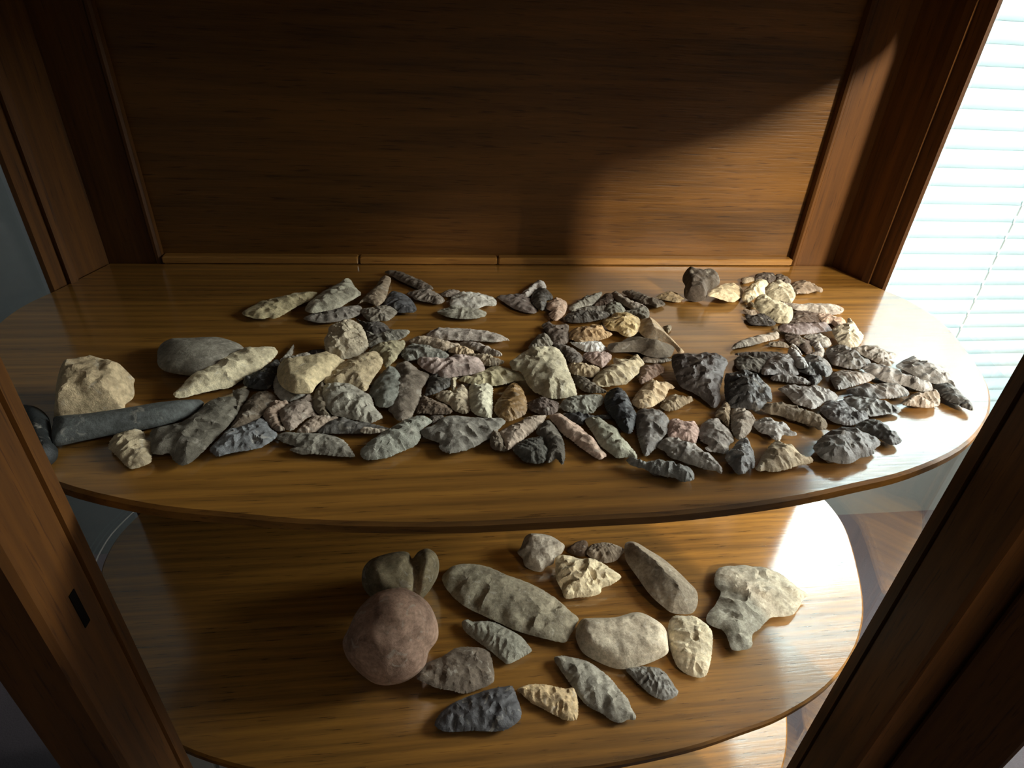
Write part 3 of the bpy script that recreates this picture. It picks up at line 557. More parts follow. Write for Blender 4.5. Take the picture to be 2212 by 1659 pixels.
('spear_point','cream spear point at the far left of the back row',0,[-245.7,-139.6,3.7],[0.0,0.0,1.0],[-23.5,-27.2,-10.3,-31.4,-5.5,-27.5,1.7,-30.6,9.7,-17.6,18.8,1.2,29.2,16.6,33.3,35.1,28.2,38.8,12.3,36.5,-3.5,26.0,-18.5,14.8,-30.9,-4.6,-33.9,-17.0],5.6,3.4,'k','m',(212,198,160)),
('arrowhead','mauve grey triangular point at the centre of the back row',0,[11.4,-133.1,3.3],[0.0,0.0,1.0],[-17.3,3.1,-9.8,-11.5,-0.0,-22.2,9.6,-27.6,17.0,-22.5,16.5,-0.9,13.1,18.0,3.1,25.9,-9.6,24.0,-23.4,18.3],5.0,3.0,'k','m',(120,110,105)),
('stone_flake','white tipped flake leaning on the mauve grey triangular point',0,[35.3,-95.3,4.1],[0.009,0.024,1.0],[-13.2,-25.1,-5.5,-14.7,2.4,0.3,9.3,-1.7,14.8,7.1,14.2,22.8,6.6,27.3,-7.5,4.4,-19.1,-17.0],5.6,3.4,'k','m',(195,192,188)),
('stone_flake','dark round flint with a pale chip in the centre back row',0,[38.3,-126.8,5.1],[0.054,0.001,0.999],[-13.6,-7.2,-10.9,-19.7,-5.3,-31.5,1.4,-18.4,5.5,-3.1,12.6,1.5,14.2,15.2,7.7,28.5,-1.0,29.4,-9.5,10.4],7.4,4.6,'k','g',(72,68,62)),
('stone_flake','brown grey slab behind the big triangular biface',0,[40.5,-208.9,3.7],[0.0,0.0,1.0],[-10.7,3.4,-8.1,-13.0,-7.9,-27.3,4.0,-24.8,10.3,-13.5,12.6,1.4,15.4,18.5,1.5,17.2,-4.2,25.4,-12.7,17.5],5.6,3.4,'k','m',(110,100,92)),
('stone_knife','long thin grey blade behind the charcoal lump in the centre',0,[90.5,-150.8,3.0],[0.0,0.0,1.0],[-12.1,-6.4,3.0,-6.6,19.6,-1.6,18.1,7.5,6.5,7.7,-9.8,4.2,-24.6,-4.5],4.3,2.7,'k','m',(132,126,116)),
('stone_flake','dark chocolate flake in the centre back row',0,[112.4,-126.0,3.0],[0.0,0.0,1.0],[-8.8,-15.5,-0.5,-13.7,10.6,1.3,14.0,16.9,5.6,19.0,-3.1,7.2,-16.8,-13.5],4.3,2.7,'k','m',(84,66,52)),
('arrowhead','pink notched arrowhead right of the dark round flint',0,[50.0,-152.1,4.1],[0.0,0.0,1.0],[-10.4,1.8,-6.3,-5.4,-10.8,-13.9,-8.9,-24.0,-4.7,-29.1,5.8,-15.9,13.3,3.2,15.8,19.7,11.5,25.4,3.6,29.3,-7.5,14.4],6.2,3.8,'k','m',(182,158,140)),
('arrowhead','grey triangular flake left of the dark chocolate flake',0,[89.7,-129.9,3.4],[-0.007,0.018,1.0],[-20.4,-27.1,-9.0,-16.3,3.1,-11.0,12.1,0.5,23.5,20.5,24.0,28.9,10.1,18.7,-1.3,10.8,-13.7,-2.8,-24.6,-17.7],5.0,3.0,'k','m',(152,147,135)),
('stone_flake','charcoal oblong lump right of the pink notched arrowhead',0,[80.2,-171.0,4.1],[0.0,0.0,1.0],[-23.7,-12.1,-15.7,-15.5,-0.8,-14.1,19.9,-4.6,27.4,3.8,23.9,10.8,13.0,12.8,-2.1,13.0,-15.6,9.7,-24.6,-2.1],6.2,3.8,'k','m',(88,83,77)),
('stone_flake','dark grey flake with white chips at the right of the big biface',0,[45.4,-255.1,3.3],[0.0,0.0,1.0],[-5.9,3.0,-4.2,-11.4,1.1,-16.7,6.8,-14.3,11.3,-5.5,6.6,9.4,-3.4,19.4,-12.9,18.2],5.0,3.0,'k','m',(114,108,102)),
('stone_flake','mauve pink flake in front of the small white leaf',0,[70.4,-264.3,3.7],[0.0,0.0,1.0],[-12.2,1.7,-9.5,-6.1,-3.4,-12.6,0.1,-16.5,6.5,-9.2,12.7,-0.4,14.5,8.8,6.9,13.0,-3.0,13.3,-12.4,9.6],5.6,3.4,'k','m',(188,167,159)),
('stone_flake','tan oblong flake touching the right edge of the big biface',0,[53.5,-285.3,3.7],[0.0,0.0,1.0],[-14.1,-5.2,-6.9,-9.0,1.5,-12.9,6.6,-9.5,12.4,-1.4,13.2,4.7,5.0,9.9,-4.0,12.8,-13.7,11.8],5.6,3.4,'k','m',(190,173,143)),
('stone_flake','cream and brown flint left of the glittering stone',0,[74.5,-214.8,4.9],[0.0,0.0,1.0],[-23.6,-9.8,-19.1,-14.2,-13.6,-20.1,1.3,-14.8,12.6,-10.7,20.8,-3.5,22.7,1.0,17.2,7.2,15.0,18.2,5.0,18.4,-1.4,15.4,-13.4,12.6,-21.6,3.5],7.4,4.6,'k','m',(182,154,116)),
('arrowhead','small bright white leaf-shaped point in the centre',0,[67.3,-239.4,3.8],[0.021,-0.187,0.982],[-15.5,2.5,-11.1,-2.7,-5.4,-7.8,3.5,-9.9,11.4,-7.8,17.0,-3.6,15.5,1.6,10.8,8.0,1.2,7.9,-9.5,5.7,-17.8,6.7],5.0,3.0,'k','m',(226,228,228)),
('stone_flake','olive grey rounded flake behind the top of the big biface',0,[21.5,-229.2,4.1],[0.0,0.0,1.0],[-5.7,-16.8,5.2,-10.3,11.1,-3.5,9.5,11.0,5.3,18.5,-0.9,14.2,-8.9,1.3,-14.9,-12.5],6.2,3.8,'k','m',(131,126,114)),
('stone_flake','olive grey flat flake behind the glittering stone',0,[143.4,-162.1,3.3],[0.0,0.0,1.0],[-7.0,-5.6,-3.0,-12.5,2.7,-16.0,9.0,-5.8,12.6,10.1,10.1,19.3,-4.5,10.3,-19.4,1.6],5.0,3.0,'k','m',(137,131,118)),
('stone_flake','grey angular chip directly behind the glittering stone',0,[116.8,-153.4,3.7],[0.017,0.002,1.0],[-10.3,-6.4,-6.8,-13.3,3.7,-11.3,11.4,-5.9,10.9,14.2,2.6,21.5,-11.0,2.6],5.6,3.4,'k','m',(147,145,132)),
('stone_knife','pinkish grey narrow blade,nearer of two parallel blades at the back',0,[138.4,-132.3,3.5],[-0.041,0.01,0.999],[-12.7,11.5,-9.4,-2.5,-5.2,-12.5,-1.3,-20.3,9.0,-19.6,16.2,-16.6,13.9,-8.8,6.1,1.7,0.1,14.2,-5.5,29.1,-12.4,27.7],5.0,3.0,'k','m',(160,147,133)),
('stone_knife','brown narrow blade with pale tip,farther of two parallel blades',0,[161.9,-125.3,3.3],[0.0,0.0,1.0],[-17.9,9.3,-12.8,-0.5,-6.7,-12.0,0.7,-13.9,4.5,-21.4,10.7,-19.6,18.6,-14.1,18.3,-4.6,11.5,-0.7,5.6,11.1,-1.0,19.2,-10.9,27.5,-22.1,23.4],5.0,3.0,'k','m',(130,117,102)),
('stone','honey cream stone with glittering crystal pocket',0,[112.2,-194.8,5.6],[0.0,0.0,1.0],[-19.0,-1.8,-16.9,-12.9,-9.2,-16.1,-6.1,-25.3,1.4,-28.5,11.1,-19.7,20.0,-2.6,23.6,13.7,16.9,24.0,8.9,27.6,-2.1,26.1,-8.7,12.6,-18.0,9.5],8.7,5.3,'k','g',(212,188,138)),
('stone_flake','tiny tan nub sticking out right of the leaning tan blade',0,[162.4,-199.1,2.2],[0.0,0.0,1.0],[-3.9,-4.7,-2.6,-9.4,5.0,1.5,5.1,8.0,-3.5,4.9],3.1,1.9,'k','m',(176,160,135)),
('spear_point','tan ridged blade slanting forward right of the glittering stone',0,[146.0,-219.3,5.5],[0.013,-0.001,1.0],[-18.9,10.6,-19.1,-1.6,-13.5,-10.5,1.4,-16.4,5.5,-26.3,5.7,-38.8,12.3,-37.4,11.5,-25.0,10.5,-10.5,8.5,6.0,7.8,25.0,5.7,36.5,0.7,39.8,-7.2,36.4,-12.5,26.5],8.7,5.3,'p','m',(186,164,134)),
('stone_flake','thin grey strip in front of the grey brown log-shaped stone',0,[127.0,-264.8,2.6],[0.0,0.0,1.0],[-12.4,-5.4,5.9,-6.1,16.3,-1.2,5.8,3.1,-3.4,6.1,-12.2,3.7],3.7,2.3,'k','m',(156,146,133)),
('stone_knife','grey brown log-shaped stone behind the large black triangular stone',0,[119.6,-247.8,5.7],[-0.002,0.048,0.999],[-33.7,-7.8,-22.5,-8.3,-9.3,-8.8,-4.6,-14.8,3.3,-20.9,13.1,-21.3,20.2,-20.2,26.0,-11.6,31.8,0.3,29.2,8.2,22.5,14.8,13.1,18.3,4.8,25.1,-7.0,25.5,-19.3,14.6,-30.4,11.8,-35.9,1.2],8.7,5.3,'p','m',(118,108,94)),
('arrowhead','small cream leaf point left of the dark lump at the back',0,[197.5,-117.9,3.0],[0.0,0.0,1.0],[-13.9,-7.3,-5.1,-12.3,2.8,-15.2,8.2,-7.6,13.3,-3.7,11.0,4.3,9.8,12.4,3.2,17.6,-8.7,12.5,-20.2,0.6],4.3,2.7,'k','m',(206,188,153)),
('stone','dark chunky lump near the back panel right of centre',0,[230.3,-111.1,15.5],[-0.222,-0.448,0.866],[-16.3,2.1,-19.4,-4.5,-20.4,-15.6,-11.8,-22.2,-1.9,-23.0,3.5,-20.0,7.7,-9.6,15.4,-7.0,22.9,-2.3,24.6,4.7,20.1,11.8,13.2,15.8,1.9,18.5,-8.4,22.7,-13.7,20.5,-17.5,10.7],16.8,7.2,'r','m',(96,88,80)),
('stone_biface','big pale triangular biface at the centre of the upper shelf',0,[12.4,-295.9,9.1],[-0.014,-0.169,0.986],[-28.2,8.8,-26.7,3.5,-20.3,1.1,-16.9,-14.1,-12.9,-24.1,-7.8,-29.1,-1.5,-34.1,7.4,-35.0,22.0,-33.4,24.1,-28.8,24.6,-16.1,23.3,-5.0,22.6,6.5,22.5,17.3,20.2,28.5,15.7,35.4,5.2,37.0,-7.2,34.1,-14.9,28.8,-22.7,21.4,-28.9,15.2],9.9,6.1,'k','m',(206,198,172)),
('stone_flake','dark olive triangular flake right of the big biface',0,[50.1,-311.5,3.7],[0.0,0.0,1.0],[-10.6,0.6,-5.4,-9.5,6.5,-12.4,13.4,-11.5,9.3,-4.0,1.9,7.7,-4.6,15.7,-11.0,14.7],5.6,3.4,'k','m',(114,106,94)),
('spear_point','cream knapped point with a raised ridge right of the mauve pink flake',0,[85.0,-288.8,4.9],[0.0,0.0,1.0],[-28.4,-23.3,-22.7,-27.3,-12.0,-25.3,-1.2,-23.2,8.0,-13.3,16.4,-4.3,20.0,5.2,26.1,10.6,26.3,20.7,23.9,29.7,10.9,18.3,4.4,21.4,-1.4,21.6,-2.7,11.6,-9.8,6.3,-20.7,-2.9,-30.0,-15.7],7.4,4.6,'k','m',(206,193,163)),
('stone_flake','brown purple block in front of the big biface',0,[3.3,-342.6,4.1],[0.0,0.0,1.0],[-11.2,-1.9,-8.8,-6.4,-1.6,-12.1,4.5,-12.4,11.3,-8.4,15.0,4.7,7.0,9.6,1.2,13.3,-5.9,9.1,-11.4,5.9],6.2,3.8,'k','m',(110,97,90)),
('stone_flake','green grey oblong flake in front of the big biface',0,[38.9,-340.6,4.1],[0.0,0.0,1.0],[-18.3,-8.6,-10.9,-12.2,-0.1,-14.3,5.2,-13.0,10.8,-5.6,17.0,0.9,19.3,10.1,16.1,13.2,4.2,13.1,-7.0,12.4,-15.2,7.0,-19.9,-0.8],6.2,3.8,'k','m',(157,157,147)),
('stone_flake','black sliver behind the two parallel slanting points',0,[38.8,-359.2,2.9],[0.001,-0.017,1.0],[-14.0,-3.3,-6.5,-8.7,-3.0,-3.8,9.4,-1.4,18.6,-1.8,20.0,3.3,3.6,3.1,-7.5,6.7,-20.1,6.3],4.3,2.7,'k','g',(62,62,62)),
('stone_flake','olive brown flake between large speckled point and striped flake',0,[-36.3,-388.8,4.0],[0.159,-0.145,0.977],[-6.7,-4.9,-0.3,-8.8,5.5,-8.2,3.7,-3.0,2.8,4.7,0.4,10.8,-5.5,10.2],5.0,3.0,'k','m',(124,114,99)),
('stone_knife','thin striped cream and brown flake right of the large speckled point',0,[-16.2,-373.3,3.7],[0.0,0.0,1.0],[-17.1,-8.2,-16.2,-15.7,-14.4,-24.9,-6.7,-17.2,-0.2,-11.0,10.1,0.0,17.6,9.7,24.2,23.1,22.6,17.8,12.9,18.3,3.1,13.6,-9.9,5.1,-20.8,-4.7],5.6,3.4,'k','m',(178,163,148)),
('stone_flake','dark olive trapezoid flake at the front,left of a pair',0,[-12.3,-400.0,4.1],[0.0,0.0,1.0],[-10.1,-8.8,-6.4,-13.3,5.5,-14.0,11.3,-1.3,10.3,7.8,9.2,15.4,-4.4,13.3,-14.8,2.9],6.2,3.8,'k','m',(88,87,81)),
('arrowhead','dark pointed flake at the front,right of the olive trapezoid',0,[3.2,-395.4,4.1],[0.0,0.0,1.0],[-5.5,8.9,-4.4,-5.0,-6.5,-11.0,-6.3,-19.6,0.0,-14.9,2.2,-21.0,4.5,-20.3,7.6,-10.1,9.1,6.2,7.7,17.8,4.0,30.0,-2.2,29.3,-9.9,17.7],6.2,3.8,'k','m',(98,93,85)),
('spear_point','long pink point slanting towards the front edge',0,[24.4,-381.8,3.7],[0.0,0.0,1.0],[-16.6,20.0,-13.7,12.7,-11.4,2.6,-6.1,-6.3,-0.2,-16.8,9.1,-30.2,13.9,-29.2,17.0,-25.9,14.3,-18.6,12.6,-9.2,8.7,-0.4,4.6,10.7,-1.5,19.2,-7.2,27.9,-12.0,28.7,-16.7,26.3],5.6,3.4,'k','m',(202,178,161)),
('spear_point','long green grey point beside the long pink point',0,[49.4,-388.8,4.1],[0.0,0.0,1.0],[-13.8,14.8,-12.0,4.9,-10.3,-7.5,-4.6,-18.7,-1.4,-23.7,7.4,-22.9,11.8,-25.3,14.3,-20.7,11.8,-7.8,8.9,2.8,8.4,11.7,1.7,21.1,-1.6,27.6,-8.7,29.0,-14.2,25.1],6.2,3.8,'k','m',(172,172,155)),
('stone_flake','jet black glossy flint above the long green grey point',0,[67.4,-352.7,5.6],[0.0,0.0,1.0],[-11.8,6.7,-11.8,-3.2,-9.0,-13.9,-8.2,-24.2,-4.5,-32.3,-0.6,-31.5,5.9,-19.9,11.2,-6.5,10.7,0.1,11.4,9.0,11.3,21.8,8.7,31.5,3.1,33.0,-4.8,26.1,-10.1,15.7],8.7,5.3,'k','g',(38,40,44)),
('stone_flake','brown pink flake left of the large black triangular stone',0,[110.8,-294.3,3.7],[0.0,0.0,1.0],[-12.8,-9.4,-12.7,-15.9,-7.1,-13.5,0.1,-8.6,7.9,-2.3,16.7,5.5,16.6,16.7,5.7,17.1,-4.0,11.8,-8.8,1.0],5.6,3.4,'k','m',(156,134,121)),
('arrowhead','peach leaf point with a small stem right of the jet black flint',0,[103.4,-328.2,4.1],[0.0,0.0,1.0],[-22.1,-16.7,-18.0,-20.3,-10.3,-20.6,-2.1,-15.4,7.2,-7.7,16.3,6.4,20.1,7.5,22.8,11.1,18.2,17.7,11.0,19.2,6.3,24.0,-6.9,11.1,-15.6,0.5,-22.3,-11.0],6.2,3.8,'k','m',(216,194,160)),
('arrowhead','small olive tan leaf point below the peach leaf point',0,[119.4,-341.6,3.3],[0.0,0.0,1.0],[-15.0,-8.9,-11.5,-11.8,-2.1,-9.5,5.1,-4.2,13.0,0.6,16.1,3.4,12.2,7.1,8.2,10.9,-0.1,12.5,-8.6,5.7,-16.0,-4.4],5.0,3.0,'k','m',(156,140,115)),
('arrowhead','dark grey teardrop point with white chipped right edge',0,[85.2,-381.1,4.5],[0.01,-0.006,1.0],[-13.6,-1.9,-15.6,-16.1,-16.9,-27.8,-15.0,-30.9,-7.8,-24.6,-1.3,-17.6,5.1,-9.4,11.4,-1.9,14.2,6.0,18.3,13.0,18.0,20.4,14.5,27.0,5.0,29.5,-3.4,27.6,-7.8,19.2],6.8,4.2,'k','g',(116,111,106)),
('stone_biface','large black triangular stone with a white chipped edge,right of centre',0,[155.1,-310.2,8.8],[-0.084,-0.152,0.985],[-22.4,19.8,-24.2,3.4,-24.2,-9.3,-15.3,-19.7,-9.2,-31.3,-6.7,-38.6,-2.0,-38.1,4.5,-29.5,7.5,-19.7,14.1,-8.0,22.2,7.1,29.8,17.6,28.3,26.2,21.1,32.8,3.7,34.4,-6.9,35.8,-17.2,34.4],11.2,6.8,'k','g',(78,72,70)),
('arrowhead','cream leaf point right of the dark lump at the back',0,[264.6,-115.5,6.6],[0.175,-0.037,0.984],[-23.7,-19.6,-16.2,-23.1,-5.1,-25.3,4.3,-18.2,21.0,0.4,33.0,20.6,33.2,34.5,17.9,37.0,-5.5,16.9,-20.9,0.5,-31.9,-16.3],5.6,3.4,'k','m',(206,188,155)),
('stone_flake','dark brown flake closest to the back panel on the right',0,[344.0,-57.2,3.7],[0.0,0.0,1.0],[-15.8,-7.2,-7.8,-9.4,-3.3,-18.5,13.1,-4.8,20.0,11.8,12.4,15.4,-3.4,14.1,-14.2,-0.2],5.6,3.4,'k','m',(94,84,78)),
('stone_flake','grey brown flake beside the dark one near the right back corner',0,[366.4,-61.4,3.3],[0.0,0.0,1.0],[-8.6,0.4,-8.0,-8.9,-0.1,-17.9,10.6,-1.9,8.4,14.6,-2.1,14.6],5.0,3.0,'k','m',(120,109,100)),
('stone_flake','small tan flake at the back left of the pale pair',0,[318.7,-61.9,2.6],[0.0,0.0,1.0],[-11.7,-11.0,-2.4,-8.8,10.3,0.4,10.1,7.4,0.8,7.4,-6.8,5.0],3.7,2.3,'k','m',(156,141,121)),
('arrowhead','brown point with a pink tip at the right back corner',0,[383.9,-93.7,3.7],[0.0,0.0,1.0],[-25.7,-14.6,-17.8,-14.7,-7.2,-14.7,5.5,-8.4,10.1,-12.7,18.4,-2.0,16.4,6.8,13.7,22.5,3.3,27.2,-15.5,13.5],5.6,3.4,'k','m',(142,124,106)),
('scraper','cream rounded scraper,left of the pale pair at right back',0,[301.8,-114.4,8.5],[-0.135,-0.221,0.966],[-19.9,-15.6,-17.1,-18.8,-6.6,-12.8,2.0,-7.8,8.6,-7.7,13.8,5.0,20.4,10.8,20.5,17.1,12.8,22.9,0.3,14.7,-12.1,4.5,-21.0,-10.1],7.4,4.6,'k','m',(206,194,168)),
('scraper','pale grey rounded scraper,right of the pale pair at right back',0,[337.0,-112.3,7.2],[-0.144,-0.215,0.966],[-20.1,-6.9,-15.2,-14.7,-6.7,-17.8,0.7,-23.3,5.8,-19.0,12.4,-10.8,14.7,-3.0,16.7,10.6,12.3,15.9,7.5,24.2,-2.1,21.8,-9.0,17.5,-16.7,9.1],8.1,4.9,'k','m',(196,188,166)),
('stone_flake','tiny tan chip below the cream rounded scraper',0,[286.4,-138.7,2.2],[0.0,0.0,1.0],[-5.6,-5.3,1.8,-7.2,4.8,2.3,3.5,8.1,-4.4,2.4],3.1,1.9,'k','m',(170,150,118)),
('stone_flake','dark slab in the shade below the olive cream round stone',0,[275.9,-181.6,3.0],[0.0,0.0,1.0],[-16.8,-9.8,-4.5,-13.4,9.3,-13.7,14.6,-3.7,12.7,17.4,-2.8,12.3,-12.3,12.4],4.3,2.7,'k','m',(64,58,54)),
('stone_flake','small pale flake lying on the dark shaded slab',0,[274.3,-160.1,2.6],[0.0,0.0,1.0],[-6.1,-1.1,-2.3,-8.3,4.9,-6.7,7.9,4.1,1.5,6.1,-5.8,6.2],3.7,2.3,'k','m',(178,163,148)),
('arrowhead','pinkish grey barbed point at the right end of the back cluster',0,[356.1,-149.6,3.3],[0.0,0.0,1.0],[-25.1,6.3,-24.0,-6.9,-12.7,-8.9,-3.5,-14.6,7.4,-18.4,22.3,-18.6,37.2,-5.9,35.4,7.5,19.5,9.7,3.6,11.8,-6.0,10.0,-21.9,12.1,-32.3,18.0],5.0,3.0,'k','m',(172,162,152)),
('stone_flake','dark brown slab under the pinkish grey barbed point',0,[330.8,-175.6,3.0],[0.0,0.0,1.0],[-13.3,0.2,-24.2,-15.1,-2.2,-15.5,15.1,-10.7,21.2,10.4,9.0,17.9,-4.6,14.5],4.3,2.7,'k','m',(89,74,64)),
('scraper','olive cream round stone in front of the two pale scrapers',0,[300.9,-164.6,7.6],[-0.121,-0.21,0.97],[-20.0,6.6,-18.1,-3.8,-12.4,-12.2,-8.6,-21.3,-4.0,-24.5,3.1,-25.7,10.4,-19.7,16.5,-9.7,19.8,1.1,17.1,5.4,12.3,14.0,5.2,17.8,1.2,29.1,-6.0,29.1,-16.6,19.0],8.1,4.9,'k','m',(190,182,158)),
('stone_knife','pink blade running up to the cream angular chunk',0,[357.4,-188.8,3.8],[0.027,-0.009,1.0],[-12.5,6.9,-11.5,-4.9,-4.9,-4.7,-4.2,-11.3,0.8,-16.0,9.0,-15.8,14.5,-2.3,11.7,11.2,4.2,18.0,-7.2,21.0],5.6,3.4,'k','m',(196,171,154)),
('stone_flake','cream angular chunk at the right rear,beside the bright shelf area',0,[347.8,-229.6,8.5],[-0.134,-0.159,0.978],[-15.8,-4.5,-16.4,-13.6,-12.8,-20.1,-6.4,-22.5,3.4,-17.6,13.8,-5.7,14.1,2.5,16.3,15.5,15.3,27.1,8.3,18.4,-6.0,15.2,-12.2,9.1],9.9,6.1,'k','m',(206,198,181)),
('stone_knife','black and pink banded blade left of the cream angular chunk',0,[315.2,-205.2,4.1],[0.0,0.0,1.0],[-32.1,-3.8,-25.1,-11.9,-15.6,-15.2,1.3,-12.5,14.6,-9.6,27.3,-6.7,29.8,-0.3,31.2,9.7,20.6,13.3,8.7,13.5,-7.9,12.2,-21.4,9.1,-29.4,4.3],6.2,3.8,'k','g',(124,110,108)),
('stone_flake','small olive flake right of the pale leaf point on bare shelf',0,[267.4,-239.1,2.6],[0.0,0.0,1.0],[-9.7,-2.9,-2.5,-4.5,6.1,-6.2,9.9,-2.0,5.8,4.1,0.0,7.2,-9.5,4.5],3.7,2.3,'k','m',(131,121,106)),
('arrowhead','pale leaf point whose tip lies on the bare shelf patch',0,[247.5,-229.9,3.0],[0.0,0.0,1.0],[-25.8,-14.7,-14.5,-12.1,-0.2,-6.7,12.9,-1.1,24.8,3.1,31.2,12.2,30.7,18.5,16.3,14.1,3.6,9.8,-12.5,2.6,-26.1,-6.0,-35.5,-17.2],4.3,2.7,'k','m',(172,162,149)),
('stone_flake','dark brown flake with a pink edge below the banded blade',0,[289.0,-238.5,3.7],[0.0,0.0,1.0],[-9.8,7.1,-8.8,-1.9,-4.1,-7.9,-4.9,-22.0,2.9,-20.9,13.3,0.5,10.9,6.5,5.3,22.1,-4.6,19.2],5.6,3.4,'k','m',(104,92,84)),
('arrowhead','grey point with shining white tip below the banded blade',0,[313.5,-234.3,4.1],[0.0,0.0,1.0],[-8.9,2.9,-7.3,-4.6,-4.4,-12.1,-0.3,-15.1,9.2,-8.1,11.9,2.4,10.0,11.7,1.1,13.5,-11.2,10.7],6.2,3.8,'k','m',(180,177,173)),
('stone_flake','whitish flake just in front of the white-tipped grey point',0,[298.7,-256.1,4.6],[-0.064,-0.08,0.995],[-2.4,-0.5,-10.1,-6.8,-6.7,-12.1,-1.5,-12.7,5.6,-3.9,7.5,5.8,7.4,16.0,0.7,15.5],5.6,3.4,'k','m',(188,185,183)),
('stone_flake','flat dull grey flake right of the large black triangular stone',0,[216.6,-279.8,3.7],[0.0,0.0,1.0],[-16.7,0.6,-16.0,-9.6,-6.1,-11.2,0.6,-16.4,5.7,-11.6,18.8,1.9,19.4,7.2,8.4,12.9,-2.0,17.3,-11.2,10.9],5.6,3.4,'k','m',(120,113,103)),
('stone_knife','thin dark blade behind the flat dull grey flake',0,[236.0,-260.7,3.0],[0.0,0.0,1.0],[-16.4,-0.6,-6.7,-4.9,2.3,-10.6,17.4,-5.7,25.2,-0.5,20.4,5.2,9.2,5.5,-4.8,6.0,-19.4,5.0,-26.8,1.1],4.3,2.7,'k','m',(94,84,76)),
('stone_flake','thin white sliver behind the bright white sharp flake',0,[280.2,-250.3,2.3],[-0.203,-0.07,0.977],[-1.7,0.1,-0.3,-9.1,2.0,-7.4,2.1,7.7,-2.0,9.1],3.1,1.9,'k','g',(205,205,205)),
('stone_flake','small black chip under the dark stone with snowy edge',0,[265.6,-308.9,3.0],[0.0,0.0,1.0],[-7.7,-3.3,-6.6,-10.3,2.7,-3.7,11.0,5.6,4.5,8.3,-3.6,3.7],4.3,2.7,'k','g',(62,60,58)),
('stone_flake','dark stone with a snowy white right edge in the right pile',0,[276.6,-290.7,4.9],[0.001,0.015,1.0],[-19.0,-8.1,-14.0,-13.3,-4.2,-13.6,0.2,-17.5,10.8,-9.1,16.6,2.3,18.2,18.5,11.7,24.3,2.5,23.2,-20.8,-2.9],7.4,4.6,'k','g',(110,109,107)),
('stone_flake','mottled mauve grey flint left of the bright white sharp flake',0,[242.8,-287.3,5.0],[0.032,-0.034,0.999],[-19.2,-15.0,-8.5,-13.7,1.1,-14.7,10.6,-13.4,14.5,-2.8,19.2,12.0,19.8,22.1,9.0,21.9,-3.6,15.2,-14.3,3.9,-26.2,-11.7],7.4,4.6,'k','g',(140,133,130)),
('stone_flake','bright white sharp flake in the right pile',0,[264.1,-277.4,7.3],[-0.176,0.124,0.977],[-1.7,13.3,-4.0,2.1,-9.1,-12.4,-8.4,-19.2,-0.8,-19.5,3.3,-8.2,6.6,4.0,8.3,17.5,6.8,25.7],5.6,3.4,'k','g',(202,202,202)),
('arrowhead','small black and white banded point behind the zebra-striped point',0,[242.2,-308.2,3.5],[-0.022,-0.214,0.977],[-17.9,-0.4,-9.2,-2.6,-0.5,-4.9,11.4,-7.3,17.3,-5.8,14.4,-1.2,8.8,3.6,2.3,6.7,-8.9,8.1,-17.9,4.1],5.0,3.0,'k','g',(154,149,146)),
('stone','black rounded stone with a frosted right side,beside the large black triangle',0,[184.8,-336.4,8.9],[-0.143,-0.216,0.966],[-21.9,-6.0,-21.2,-14.8,-12.8,-17.0,-4.8,-19.9,-2.4,-22.6,5.7,-19.4,10.3,-13.9,15.5,-13.2,20.2,1.3,18.4,8.3,15.8,16.4,10.5,24.3,3.9,26.3,-6.7,25.6,-11.6,23.9,-18.0,8.0],11.2,6.8,'k','g',(68,68,68)),
('arrowhead','zebra-striped grey and white point right of the black rounded stone',0,[241.2,-338.7,4.5],[0.0,0.0,1.0],[-19.8,5.2,-19.5,-3.4,-18.1,-11.9,-12.0,-15.2,-7.8,-19.5,1.8,-14.8,10.3,-9.0,18.2,-8.3,27.1,-1.2,26.2,6.5,20.8,12.4,10.1,15.1,-1.3,17.9,-12.6,17.2,-21.9,13.1],6.8,4.2,'k','g',(170,163,157)),
('spear_point','olive brown long point in front of the zebra-striped point',0,[213.2,-367.5,4.9],[0.0,0.0,1.0],[-25.3,9.0,-21.4,3.8,-14.3,0.6,-4.0,-7.6,5.4,-14.6,8.9,-20.3,15.1,-18.8,20.0,-11.7,20.5,-1.1,15.8,3.0,9.1,10.3,0.0,15.8,-10.8,18.4,-20.7,16.8],7.4,4.6,'k','m',(136,124,106)),
('arrowhead','grey barbed triangle at the back of the right end group',0,[358.5,-268.5,4.1],[0.0,0.0,1.0],[-16.4,-1.0,-11.2,-13.0,-3.8,-21.5,1.4,-16.8,5.0,-6.9,11.5,-5.4,20.1,1.3,12.7,10.3,7.3,21.4,-5.9,19.9,-20.4,14.9],6.2,3.8,'k','g',(146,138,130)),
('stone_biface','dark thick flint in front of the cream angular chunk',0,[320.1,-276.2,6.0],[0.0,0.0,1.0],[-24.3,-8.6,-18.8,-13.6,-13.3,-18.6,0.9,-20.7,13.2,-18.0,16.4,-8.3,13.2,0.1,11.7,8.7,13.2,19.2,8.5,24.7,-3.3,25.1,-16.1,14.8],9.3,5.7,'k','g',(88,83,79)),
('spear_point','long grey blade with a pinkish round tip in the right end group',0,[346.6,-316.2,5.6],[0.02,-0.042,0.999],[-23.0,2.1,-16.1,-6.3,-5.4,-9.1,4.5,-18.6,10.1,-20.0,17.9,-18.8,22.3,-12.1,20.1,-3.8,10.2,6.2,3.4,14.9,-3.5,23.8,-14.8,26.9,-27.7,19.4],8.1,4.9,'k','g',(146,141,138)),
('stone_flake','black tapering flint,the stone farthest right on the upper shelf',0,[376.9,-345.9,4.9],[0.0,0.0,1.0],[-10.2,8.7,-11.9,-3.7,-7.3,-11.9,-3.6,-19.9,-0.0,-21.4,4.6,-15.1,8.6,-1.9,10.8,10.6,10.9,17.9,3.3,21.1,-4.5,20.0],7.4,4.6,'k','g',(74,72,70)),
